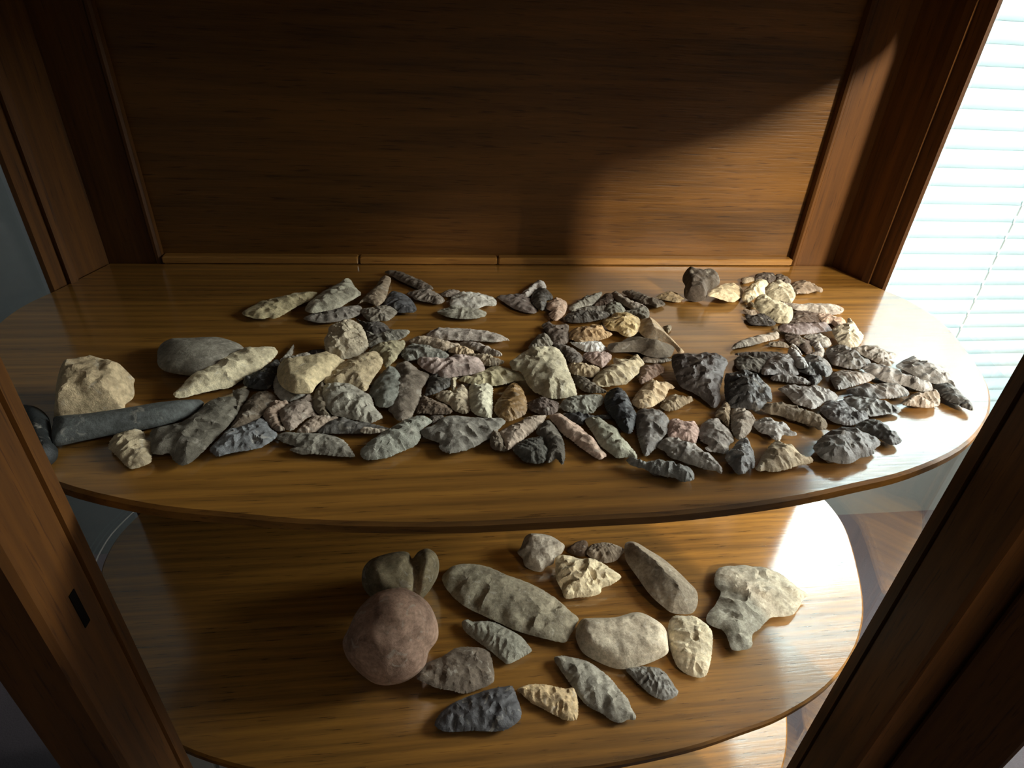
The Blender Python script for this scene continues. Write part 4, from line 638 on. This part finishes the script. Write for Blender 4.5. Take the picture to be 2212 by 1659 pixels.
('stone_biface','grey knapped biface lying in the white glare at the right end',0,[381.8,-303.5,6.0],[0.0,0.0,1.0],[-20.0,0.4,-16.5,-12.1,-11.3,-19.7,-6.2,-22.9,4.6,-23.3,7.7,-27.8,18.4,-8.8,23.3,3.6,14.4,10.4,8.8,20.5,11.1,30.6,3.1,27.5,-11.9,19.5,-24.2,10.1],9.3,5.7,'k','g',(140,137,135)),
('arrowhead','grey serrated leaf point below the dark thick flint',0,[299.4,-311.8,4.6],[-0.065,0.019,0.998],[-21.6,-4.8,-24.5,-14.7,-15.6,-14.6,-1.8,-10.8,12.2,-6.9,24.6,0.5,24.6,5.2,16.6,9.6,6.3,14.4,-2.9,15.9,-16.0,8.3],6.2,3.8,'k','g',(146,138,130)),
('arrowhead','smoky grey leaf point below the grey serrated leaf point',0,[313.6,-332.8,4.3],[-0.018,-0.05,0.999],[-26.3,-5.9,-13.4,-10.6,-1.9,-11.4,15.2,-10.0,24.1,-6.7,25.7,2.3,24.0,10.5,9.2,10.8,-5.6,11.0,-19.1,7.9,-30.9,3.4],6.2,3.8,'k','g',(120,115,110)),
('arrowhead','blue grey mottled leaf point below the smoky grey leaf point',0,[290.4,-355.9,4.1],[0.0,0.0,1.0],[-21.0,2.6,-18.4,-5.2,-12.9,-14.2,3.7,-12.5,16.7,-10.7,22.6,-5.9,20.1,-0.6,14.1,7.6,3.7,13.4,-8.7,15.4,-19.8,11.8],6.2,3.8,'k','g',(145,143,140)),
('stone_flake','plain dark grey broad flake overlapping the blue grey mottled point',0,[257.0,-364.4,4.5],[0.0,0.0,1.0],[-18.9,-5.5,-16.7,-12.8,-8.1,-18.0,-0.2,-17.2,13.0,-13.1,18.5,-7.4,16.6,-1.1,11.8,8.0,12.3,18.4,3.8,16.2,-4.6,17.9,-8.4,14.1,-18.2,4.3],6.8,4.2,'k','g',(119,116,116)),
('arrowhead','short tan point casting a dark reflection at the right end',0,[341.1,-351.8,5.6],[0.0,0.0,1.0],[-20.4,-6.2,-13.6,-7.8,-4.1,-10.8,9.0,-7.6,15.3,-1.2,20.5,6.7,17.3,11.0,8.0,12.8,-8.3,6.6,-22.1,-2.2],8.7,5.3,'k','g',(162,149,134)),
('arrowhead','grey tapering point behind the large mottled front stone',0,[270.0,-394.8,4.9],[0.0,0.0,1.0],[-14.7,5.7,-10.5,2.1,-5.3,-7.1,-2.2,-14.8,3.3,-15.1,10.5,-11.2,11.6,-5.8,10.3,4.4,8.0,13.9,2.5,18.9,-13.8,11.5],7.4,4.6,'k','g',(114,112,108)),
('stone_biface','large mottled dark grey notched stone at the right front',0,[227.7,-413.9,7.1],[0.0,0.0,1.0],[-28.2,-3.1,-27.7,-11.1,-21.5,-16.3,-12.5,-18.8,-4.2,-16.4,2.2,-12.8,10.0,-11.3,18.0,-7.7,18.7,-4.7,29.0,2.0,32.0,8.2,24.6,14.1,19.1,22.2,13.6,24.7,-1.8,19.9,-15.2,11.9,-23.5,4.9,-27.2,1.0],11.2,6.8,'k','g',(114,114,112)),
('arrowhead','small tan point with a pale edge left of the grey squarish flake',0,[154.0,-360.4,3.5],[-0.059,-0.005,0.998],[-7.4,-3.8,-5.6,-8.8,-4.9,-16.3,-3.7,-17.3,2.6,-5.1,8.6,7.7,9.6,15.1,6.1,16.6,4.0,13.3,-8.2,1.1],5.0,3.0,'k','m',(156,141,118)),
('stone_flake','grey squarish flake with white right side below the black rounded stone',0,[162.5,-374.9,4.5],[0.0,0.0,1.0],[-11.6,-3.8,-14.4,-14.4,-13.4,-20.5,-8.2,-19.9,3.2,-9.1,5.9,-4.7,12.7,3.3,14.0,11.9,12.5,15.9,8.5,20.1,-0.1,19.5,-6.7,6.2],6.8,4.2,'k','m',(156,148,138)),
('arrowhead','grey notched broad point right of the pink notched flake',0,[131.6,-393.7,4.1],[0.0,0.0,1.0],[-12.3,-3.0,-8.8,-7.4,-12.7,-10.5,-12.3,-14.6,-6.1,-16.2,-0.8,-18.5,3.7,-15.5,7.5,-8.3,13.9,-2.8,15.9,10.3,13.3,19.5,13.5,26.5,4.5,25.6,-5.4,16.8,-11.4,4.7],6.2,3.8,'k','m',(145,140,135)),
('arrowhead','grey arrowhead with wavy white streaks right of the squarish flake',0,[186.5,-385.3,4.1],[0.0,0.0,1.0],[-16.1,2.5,-14.3,-3.0,-10.2,-5.9,-8.4,-12.1,-3.5,-12.4,1.9,-6.5,5.8,-7.6,11.3,-7.9,14.4,-5.4,11.4,-1.7,12.2,1.9,11.2,7.5,5.8,11.5,1.6,16.9,-7.5,15.0,-15.3,9.8],6.2,3.8,'k','g',(156,154,151)),
('arrowhead','tan stemmed arrowhead at the front,pointing to the right',0,[171.7,-421.5,5.2],[0.0,0.0,1.0],[-24.3,-13.0,-20.5,-12.5,-14.8,-14.3,-2.2,-12.1,8.3,-8.2,16.3,-7.2,22.1,-4.4,22.3,-0.5,17.0,1.4,16.1,5.4,15.2,14.5,9.7,16.5,8.5,22.5,0.5,17.9,-7.0,10.8,-14.2,4.0,-22.2,-5.6,-26.4,-9.9],8.1,4.9,'k','m',(186,174,151)),
('arrowhead','dark grey and white diamond-shaped stone at the front',0,[139.7,-419.4,5.6],[0.0,0.0,1.0],[-12.3,-3.1,-11.6,-8.4,-11.0,-15.9,-6.4,-18.0,0.9,-12.2,5.4,-11.0,12.2,3.3,14.2,13.0,15.4,22.1,8.2,20.8,-1.9,10.6,-10.6,3.1],8.7,5.3,'k','g',(104,104,104)),
('stone_flake','pink notched flake right of the dark grey teardrop point',0,[111.9,-380.4,4.1],[0.0,0.0,1.0],[-16.6,-8.2,-10.3,-12.4,-3.9,-14.6,0.6,-18.7,6.0,-11.3,11.0,-2.7,12.2,4.3,11.6,10.6,7.2,10.8,2.2,11.0,-0.6,15.4,-7.0,13.6,-11.5,5.5],6.2,3.8,'k','m',(202,175,165)),
('spear_point','grey tapering spear point in front of the pink notched flake',0,[102.7,-413.7,4.9],[0.0,0.0,1.0],[-17.2,6.0,-16.2,0.6,-13.0,-3.1,-7.5,-6.9,-0.7,-11.6,5.9,-16.2,12.4,-18.2,15.8,-20.9,18.3,-15.2,17.4,-6.6,13.3,1.5,9.4,10.9,4.3,13.0,-0.7,18.9,-8.2,23.2,-15.2,18.8,-20.6,11.6],7.4,4.6,'k','g',(155,150,143)),
('stone_knife','blue grey knapped blade nearest the front edge of the upper shelf',0,[76.9,-427.4,4.9],[0.0,0.0,1.0],[-21.1,5.8,-14.4,2.0,-8.1,-4.1,-1.0,-7.8,6.2,-10.6,12.0,-14.2,18.0,-13.0,21.0,-6.7,19.4,-0.8,14.6,4.5,6.6,5.8,-2.3,8.1,-12.3,8.7,-16.8,12.4,-23.2,11.9],7.4,4.6,'k','g',(130,131,127)),
('grooved_axe','smooth olive grooved stone behind the reddish hammerstone',1,[-127.8,-254.1,-287.8],[0.065,-0.652,0.756],[-44.3,-13.5,-37.8,-22.6,-28.8,-28.1,-9.5,-34.3,16.4,-33.6,26.9,-26.8,35.0,-17.2,41.9,-4.9,43.5,9.2,39.7,19.9,30.3,26.3,19.6,23.6,11.7,15.5,7.5,22.6,-1.7,24.7,-17.6,22.9,-35.8,17.5,-44.7,7.8,-46.4,-4.7],40.0,40.0,'b','m',(152,140,114)),
('hammerstone','large round reddish hammerstone at the left of the lower shelf',1,[-134.9,-344.2,-282.5],[0.081,-0.576,0.813],[-47.9,-7.2,-42.5,-18.1,-30.9,-30.4,-17.3,-40.2,-3.8,-43.4,12.0,-42.1,25.7,-35.9,35.0,-27.1,38.6,-15.6,47.1,-5.3,49.0,4.5,46.3,18.1,38.1,33.4,23.6,44.6,8.0,50.2,-14.6,46.8,-28.4,37.4,-37.3,26.7,-43.7,12.9,-48.9,2.5],46.0,46.0,'b','m',(188,156,138)),
('stone_flake','small dark brown chip between two pale stones at lower shelf back',1,[101.2,-200.8,-324.5],[0.0,0.0,1.0],[-9.6,-8.1,3.6,-12.6,11.6,-2.4,13.6,12.4,-2.5,11.6,-16.5,-0.3],7.0,3.0,'r','m',(80,64,49)),
('stone_flake','brownish grey flake behind the cream chunk on the lower shelf',1,[135.1,-210.7,-321.4],[0.0,0.0,1.0],[-15.9,-11.9,-6.1,-17.8,5.3,-17.0,13.6,-12.3,26.6,3.0,13.4,13.2,11.1,15.2,-3.2,16.3,-16.9,13.5,-27.3,-0.3],9.9,6.1,'k','m',(141,128,111)),
('stone','grey lump at the back of the lower shelf',1,[47.4,-211.4,-316.1],[-0.081,-0.332,0.94],[-24.9,-4.8,-22.6,-14.8,-12.6,-21.9,-2.1,-24.3,4.1,-18.6,14.0,-15.4,17.9,-7.3,26.8,-2.5,32.4,7.0,27.8,13.3,15.2,23.3,-2.5,27.9,-16.7,26.3,-25.3,11.0,-30.8,4.3],16.8,7.2,'r','m',(172,165,152)),
('stone_biface','cream ridged chunk,palest stone on the lower shelf',1,[97.8,-254.4,-315.1],[-0.072,-0.195,0.978],[-37.6,0.5,-33.4,-13.9,-30.1,-25.2,-14.7,-25.5,2.1,-25.9,13.1,-23.0,16.5,-16.5,28.3,-13.6,40.3,-7.9,43.6,-2.5,32.2,8.8,22.2,18.7,8.4,24.7,-3.6,25.9,-18.7,32.8,-32.5,32.0,-36.2,17.6],17.4,10.6,'k','m',(224,212,180)),
('stone_knife','long two-faced ridge stone with a dark left face,lower shelf',1,[193.1,-264.6,-316.1],[0.0,0.0,1.0],[-36.8,31.0,-31.0,8.6,-22.8,-20.9,-12.1,-39.9,-3.7,-49.4,14.6,-52.3,23.9,-48.7,32.3,-37.5,37.6,-21.0,32.5,-6.2,25.1,10.9,13.1,32.5,-0.4,47.9,-15.7,63.7,-29.0,62.8,-35.1,46.8],18.6,11.4,'p','m',(158,146,128)),
('spear_point','long mottled greenish blade,longest stone on the lower shelf',1,[2.3,-279.6,-319.9],[0.0,0.0,1.0],[-75.5,18.9,-59.6,-1.0,-38.7,-15.5,-18.2,-28.4,4.4,-41.8,33.0,-53.7,52.1,-59.4,60.3,-50.7,68.6,-39.3,74.5,-29.8,65.9,-17.6,52.4,0.7,36.6,15.6,17.7,29.0,-2.6,40.0,-23.0,54.1,-43.8,60.9,-65.7,61.1,-78.8,50.9,-83.6,39.0],12.4,7.6,'k','m',(158,150,130)),
('stone_knife','short grey blade below the long mottled greenish blade',1,[-21.9,-327.0,-321.8],[0.0,0.0,1.0],[-34.5,12.6,-22.4,0.1,-8.3,-13.7,4.2,-26.9,11.2,-30.9,28.3,-23.6,38.0,-17.6,35.2,-10.4,27.8,1.6,13.5,13.1,-3.8,23.5,-24.7,25.2,-31.1,28.8,-37.8,24.8],9.3,5.7,'k','m',(156,154,141)),
('stone_flake','dull brown broad flake right of the reddish hammerstone',1,[-65.2,-365.6,-317.1],[0.207,-0.057,0.977],[-33.5,-13.8,-21.8,-18.2,-7.8,-20.2,4.0,-22.8,18.6,-18.4,31.2,-13.3,38.1,-5.8,36.5,19.5,29.4,27.2,14.1,29.2,-2.5,27.1,-19.0,16.0,-36.0,7.8,-45.3,-7.1],10.5,6.5,'k','m',(116,104,92)),
('stone_flake','dark blue grey broad flake at the front of the lower shelf',1,[-43.5,-407.7,-321.0],[0.0,0.0,1.0],[-41.4,-14.4,-30.4,-17.1,-12.8,-17.6,11.4,-20.4,25.0,-18.4,36.0,-11.6,39.4,-2.9,36.6,11.4,33.3,23.8,26.2,24.5,11.9,23.3,-10.8,18.0,-29.6,11.4,-41.1,3.3,-47.9,-7.3],10.5,6.5,'k','g',(84,84,88)),
('stone_flake','small tan angular flake at the front of the lower shelf',1,[26.1,-399.4,-322.5],[0.0,0.0,1.0],[-27.7,7.2,-19.5,-1.9,-12.1,-7.3,-5.8,-11.4,3.6,-18.0,13.0,-23.3,25.4,-22.2,30.3,3.2,28.0,9.6,19.4,9.1,5.6,13.4,-7.2,16.4,-21.7,16.4,-31.8,12.4],8.1,4.9,'k','m',(212,187,147)),
('spear_point','grey stemmed spear point right of the small tan angular flake',1,[80.3,-397.5,-321.8],[0.0,0.0,1.0],[-36.9,28.4,-29.2,11.1,-21.8,-5.4,-15.5,-14.3,-5.3,-21.0,6.2,-31.2,15.0,-33.1,22.9,-30.5,28.3,-32.1,30.8,-27.8,28.5,-19.4,27.7,-9.9,21.2,1.7,14.9,14.8,6.1,24.7,-4.1,34.8,-21.7,41.8,-35.2,44.3,-41.5,40.8],9.3,5.7,'k','m',(156,152,140)),
('arrowhead','grey banded point with a blue white chip,below the pale slab',1,[142.5,-392.9,-321.8],[0.0,0.0,1.0],[-23.4,8.6,-16.6,-2.2,-8.7,-12.8,3.2,-19.4,17.0,-16.5,21.7,-11.3,19.6,-5.4,15.7,8.1,8.3,16.3,-11.3,19.5,-26.5,17.8],9.3,5.7,'k','g',(124,122,116)),
('stone_biface','large pale flat slab in the middle of the lower shelf',1,[118.3,-343.7,-318.5],[-0.063,-0.124,0.99],[-49.9,6.3,-46.0,-7.6,-35.0,-17.6,-17.1,-28.1,-3.4,-31.1,11.4,-29.9,30.0,-26.2,47.6,-19.4,51.6,-9.5,54.4,8.7,44.8,22.5,27.5,32.6,0.1,29.1,-27.3,31.3,-39.8,30.3,-48.2,18.5],15.4,6.6,'r','m',(202,192,172)),
('stone_biface','cream knapped oval stone right of the large pale slab',1,[195.1,-352.1,-317.3],[-0.101,-0.141,0.985],[-22.7,4.8,-23.4,-11.5,-20.9,-26.2,-10.0,-36.6,3.6,-39.0,13.1,-29.1,22.7,-11.5,29.8,7.3,26.4,18.6,16.3,29.5,7.3,30.7,-6.1,32.5,-14.1,27.0,-20.6,13.7],12.4,7.6,'k','m',(212,201,174)),
('spear_point','big grey barbed stone at the right of the lower shelf,pointing right',1,[289.8,-306.2,-318.3],[0.0,0.0,1.0],[-62.5,-23.7,-56.5,-29.2,-47.7,-34.8,-47.8,-48.3,-48.9,-59.0,-37.0,-60.0,-24.2,-56.5,-16.5,-42.2,-5.0,-35.9,4.5,-29.3,17.6,-21.9,32.5,-21.9,45.9,-20.4,58.9,-11.4,72.0,0.1,81.2,5.3,74.8,16.5,70.4,26.5,63.0,40.8,53.3,46.5,44.0,53.3,30.8,54.3,22.4,58.0,8.6,57.5,-3.1,57.9,-15.4,54.8,-25.7,42.6,-31.3,29.6,-28.2,21.8,-29.0,16.3,-44.2,-0.4,-55.6,-9.1,-61.7,-17.1],14.9,9.1,'k','m',(172,167,152)),
]
CATS = {'arrowhead': 'arrowhead', 'spear_point': 'spear point', 'stone_knife': 'stone knife', 'stone_flake': 'stone flake', 'scraper': 'stone scraper',
        'stone_celt': 'stone celt', 'hand_axe': 'hand axe', 'stone': 'stone', 'stone_wedge': 'stone wedge', 'stone_block': 'stone block',
        'stone_biface': 'stone biface', 'grooved_axe': 'grooved axe', 'hammerstone': 'hammerstone'}

def edge_dist(q, poly):
    a = poly; ab = np.roll(poly, -1, 0) - a
    t = np.clip(((q[:, None] - a) * ab).sum(2) / np.maximum((ab ** 2).sum(1), 1e-12), 0, 1)
    return np.linalg.norm(a + ab * t[..., None] - q[:, None], axis=2).min(1)

def smooth_noise(q, scale, seed, octaves=3):
    """cheap sum of rotated sines, a soft irregular field in -1..1"""
    r = np.random.default_rng(seed); out = np.zeros(len(q)); amp = 1.0; tot = 0
    for o in range(octaves):
        for k in range(4):
            th = r.uniform(0, math.pi * 2); ph = r.uniform(0, math.pi * 2); fr = (2 ** o) / scale * r.uniform(0.7, 1.3)
            out += amp * np.sin((q[:, 0] * math.cos(th) + q[:, 1] * math.sin(th)) * fr * 2 * math.pi + ph)
        tot += amp * 2; amp *= 0.55
    return out / tot

def build_stone(rec, idx):
    name, label, sh, cen, nrm, flat, tt, tb, kind, surf, col = rec
    rng = np.random.default_rng(1000 + idx)
    P = np.array(flat, float).reshape(-1, 2)
    size = float(np.ptp(P, 0).max())
    per = np.linalg.norm(P - np.roll(P, -1, 0), axis=1).sum()
    rim = catmull(P, 6)
    # resample evenly
    seg = np.linalg.norm(np.roll(rim, -1, 0) - rim, axis=1); cum = np.r_[0, np.cumsum(seg)]
    area = abs(0.5 * np.sum(P[:, 0] * np.roll(P[:, 1], -1) - P[:, 1] * np.roll(P[:, 0], -1)))
    step = max(0.62, math.sqrt(area / 1000.0))
    nr = int(max(36, min(190, cum[-1] / step)))
    u = np.linspace(0, cum[-1], nr, endpoint=False)
    ext = np.vstack([rim, rim[:1]])
    rim = np.c_[np.interp(u, cum, ext[:, 0]), np.interp(u, cum, ext[:, 1])]
    if kind == 'k':      # fine pressure-flaked edge
        tg = np.roll(rim, -1, 0) - np.roll(rim, 1, 0); tg /= np.linalg.norm(tg, axis=1)[:, None] + 1e-9
        nn = np.c_[tg[:, 1], -tg[:, 0]]
        rim = rim + nn * (0.35 * np.sin(u / 3.1 * 2 * math.pi + rng.uniform(0, 6)) * rng.uniform(0.3, 1, nr) + rng.normal(0, 0.16, nr))[:, None] * min(1, size / 35)
    lo, hi = rim.min(0), rim.max(0)
    gx, gy = np.meshgrid(np.arange(lo[0], hi[0] + step, step), np.arange(lo[1], hi[1] + step, step * 0.87))
    gx = gx + (np.arange(gx.shape[0]) % 2)[:, None] * step * 0.5
    g = np.c_[gx.ravel(), gy.ravel()] + rng.normal(0, step * 0.16, (gx.size, 2))
    d = edge_dist(g, rim)
    # inside test
    ins = np.zeros(len(g), bool)
    for i in range(nr):
        x1, y1 = rim[i]; x2, y2 = rim[(i + 1) % nr]
        mk = (y1 > g[:, 1]) != (y2 > g[:, 1])
        if mk.any():
            ins[mk] ^= g[mk, 0] < (x2 - x1) * (g[mk, 1] - y1) / (y2 - y1 + 1e-12) + x1
    keep = ins & (d > step * 0.45)
    g = g[keep]
    allp = np.vstack([rim, g])
    res = delaunay_2d_cdt([Vector((float(x), float(y))) for x, y in allp], [(i, (i + 1) % nr) for i in range(nr)], [], 1, 1e-5, True)
    V = np.array([(v.x, v.y) for v in res[0]]); F = [tuple(f) for f in res[2]]
    tri = np.array([f[:3] for f in F]); cg = V[tri].mean(1); ok = np.zeros(len(tri), bool)
    for i in range(nr):
        x1, y1 = rim[i]; x2, y2 = rim[(i + 1) % nr]
        mk = (y1 > cg[:, 1]) != (y2 > cg[:, 1])
        ok[mk] ^= cg[mk, 0] < (x2 - x1) * (cg[mk, 1] - y1) / (y2 - y1 + 1e-12) + x1
    F = [f for f, k in zip(F, ok) if k]
    dd = edge_dist(V, rim)
    D = max(dd.max(), 1e-3)
    on_rim = dd < 1e-3
    uu = np.clip(dd / D, 0, 1)
    if kind == 'b': prof = np.sqrt(1 - (1 - uu) ** 2)
    elif kind == 's': prof = np.sqrt(1 - (1 - uu) ** 2) * 0.6 + 0.4 * (1 - (1 - uu) ** 2)
    elif kind == 'r': prof = 1 - (1 - np.clip(uu / 0.55, 0, 1)) ** 2
    elif kind == 'p': prof = 1 - (1 - uu) ** 1.1
    else: prof = 1 - (1 - uu) ** 2.3
    fade = np.clip(dd / (0.22 * D), 0, 1)
    def face(t, side):
        h = t * prof
        if kind == 'k':
            # flake scars struck inward from the edge: shallow dishes that meet in ridges
            ns = int(max(5, per / max(6.0, size * 0.13)))
            sp = rng.uniform(0, cum[-1]) + np.linspace(0, cum[-1], ns, endpoint=False) + rng.normal(0, 1.2, ns)
            sp %= cum[-1]
            e = np.c_[np.interp(sp, cum, ext[:, 0]), np.interp(sp, cum, ext[:, 1])]
            c0 = V[np.argmax(dd)]
            # inward direction follows the distance field
            seeds, dirs = [], []
            for q in e:
                near = V[np.argsort(((V - q) ** 2).sum(1))[:60]]
                nd = edge_dist(near, rim); tgt = near[np.argmax(nd)]
                w = tgt - q; w /= np.linalg.norm(w) + 1e-6
                seeds.append(q + w * D * rng.uniform(0.35, 0.7)); dirs.append(w)
            for _ in range(max(1, int(area / 600))):   # a few central scars
                seeds.append(c0 + rng.normal(0, D * 0.5, 2)); a = rng.uniform(0, 6.28); dirs.append(np.array([math.cos(a), math.sin(a)]))
            seeds = np.array(seeds); dirs = np.array(dirs)
            rel = V[:, None] - seeds
            al = (rel * dirs).sum(2); ac = np.abs(rel[..., 0] * dirs[:, 1] - rel[..., 1] * dirs[:, 0])
            lw = rng.uniform(0.8, 1.25, len(seeds))
            dist = np.sqrt((al * 0.6) ** 2 + ac ** 2) / lw
            order = np.sort(dist, axis=1); cell = np.argmin(dist, axis=1)
            r = order[:, 0]; edge = order[:, 1] - order[:, 0]
            R = max(4.0, per / ns * 0.75)
            dish = np.clip(1 - (r / R) ** 2, -0.6, 1) * 0.30
            tiltx = rng.normal(0, 0.17, len(seeds))
            h = h * (1 - dish * fade) + t * fade * tiltx[cell] * np.clip(edge / R * 2, 0, 1) * 0.9
            h += t * 0.10 * smooth_noise(V, size * 0.22, idx * 7 + side) * fade
        elif kind in 'rp':
            h = h * (1 + 0.13 * smooth_noise(V, size * 0.55, idx * 7 + side)) + t * 0.035 * smooth_noise(V, size * 0.15, idx * 9 + side) * fade
        elif kind == 'b':
            h = h * (1 + 0.05 * smooth_noise(V, size * 0.6, idx + side))
            if name == 'grooved_axe':   # the hafting groove runs across near the right end
                a = V[:, 0] - (lo[0] + 0.655 * (hi[0] - lo[0])) - 0.12 * (V[:, 1] - lo[1])
                h = h * (1 - 0.30 * np.exp(-(a / 4.5) ** 2) * fade)
        else:
            h = h * (1 + 0.05 * smooth_noise(V, size * 0.5, idx + side))
        h = np.maximum(h, t * 0.02); h[on_rim] = 0.0
        return h
    top, bot = face(tt, 0), -face(tb, 1)
    nv = len(V)
    edge_z = 0.35 * smooth_noise(V, 9.0, idx + 5) if kind == 'k' else 0.0
    verts = np.vstack([np.c_[V, top + edge_z], np.c_[V, bot + edge_z]]) / 1000.0
    remap = np.arange(nv, 2 * nv); remap[on_rim] = np.where(on_rim)[0]
    faces = list(F) + [tuple(int(remap[i]) for i in reversed(f)) for f in F]
    used = np.zeros(2 * nv, bool)
    for f in faces:
        for i in f: used[i] = True
    new = np.cumsum(used) - 1
    faces = [tuple(int(new[i]) for i in f) for f in faces]
    mat = STONE['s'] if kind in 'sb' and surf == 'm' else STONE[surf]
    o = mesh_obj(name, verts[used], faces, mat, None, True, 22 if kind in 'krp' else None)
    n = Vector(nrm).normalized()
    x = Vector((1, 0, 0)); x = (x - n * x.dot(n)).normalized(); y = n.cross(x)
    M = Matrix.Identity(4)
    for i in range(3): M[i][0], M[i][1], M[i][2] = x[i], y[i], n[i]
    M[0][3], M[1][3], M[2][3] = (c / 1000.0 for c in cen)
    o.matrix_world = M
    r_, g_, b_, _ = lin(col)
    o.color = (r_ * 1.02, g_, b_ * 0.98, 1.0)
    tag(o, label, CATS[name], 'stones on the upper shelf' if sh == 0 else 'stones on the lower shelf')
    return o
for i, rec in enumerate(STONES):
    build_stone(rec, i)
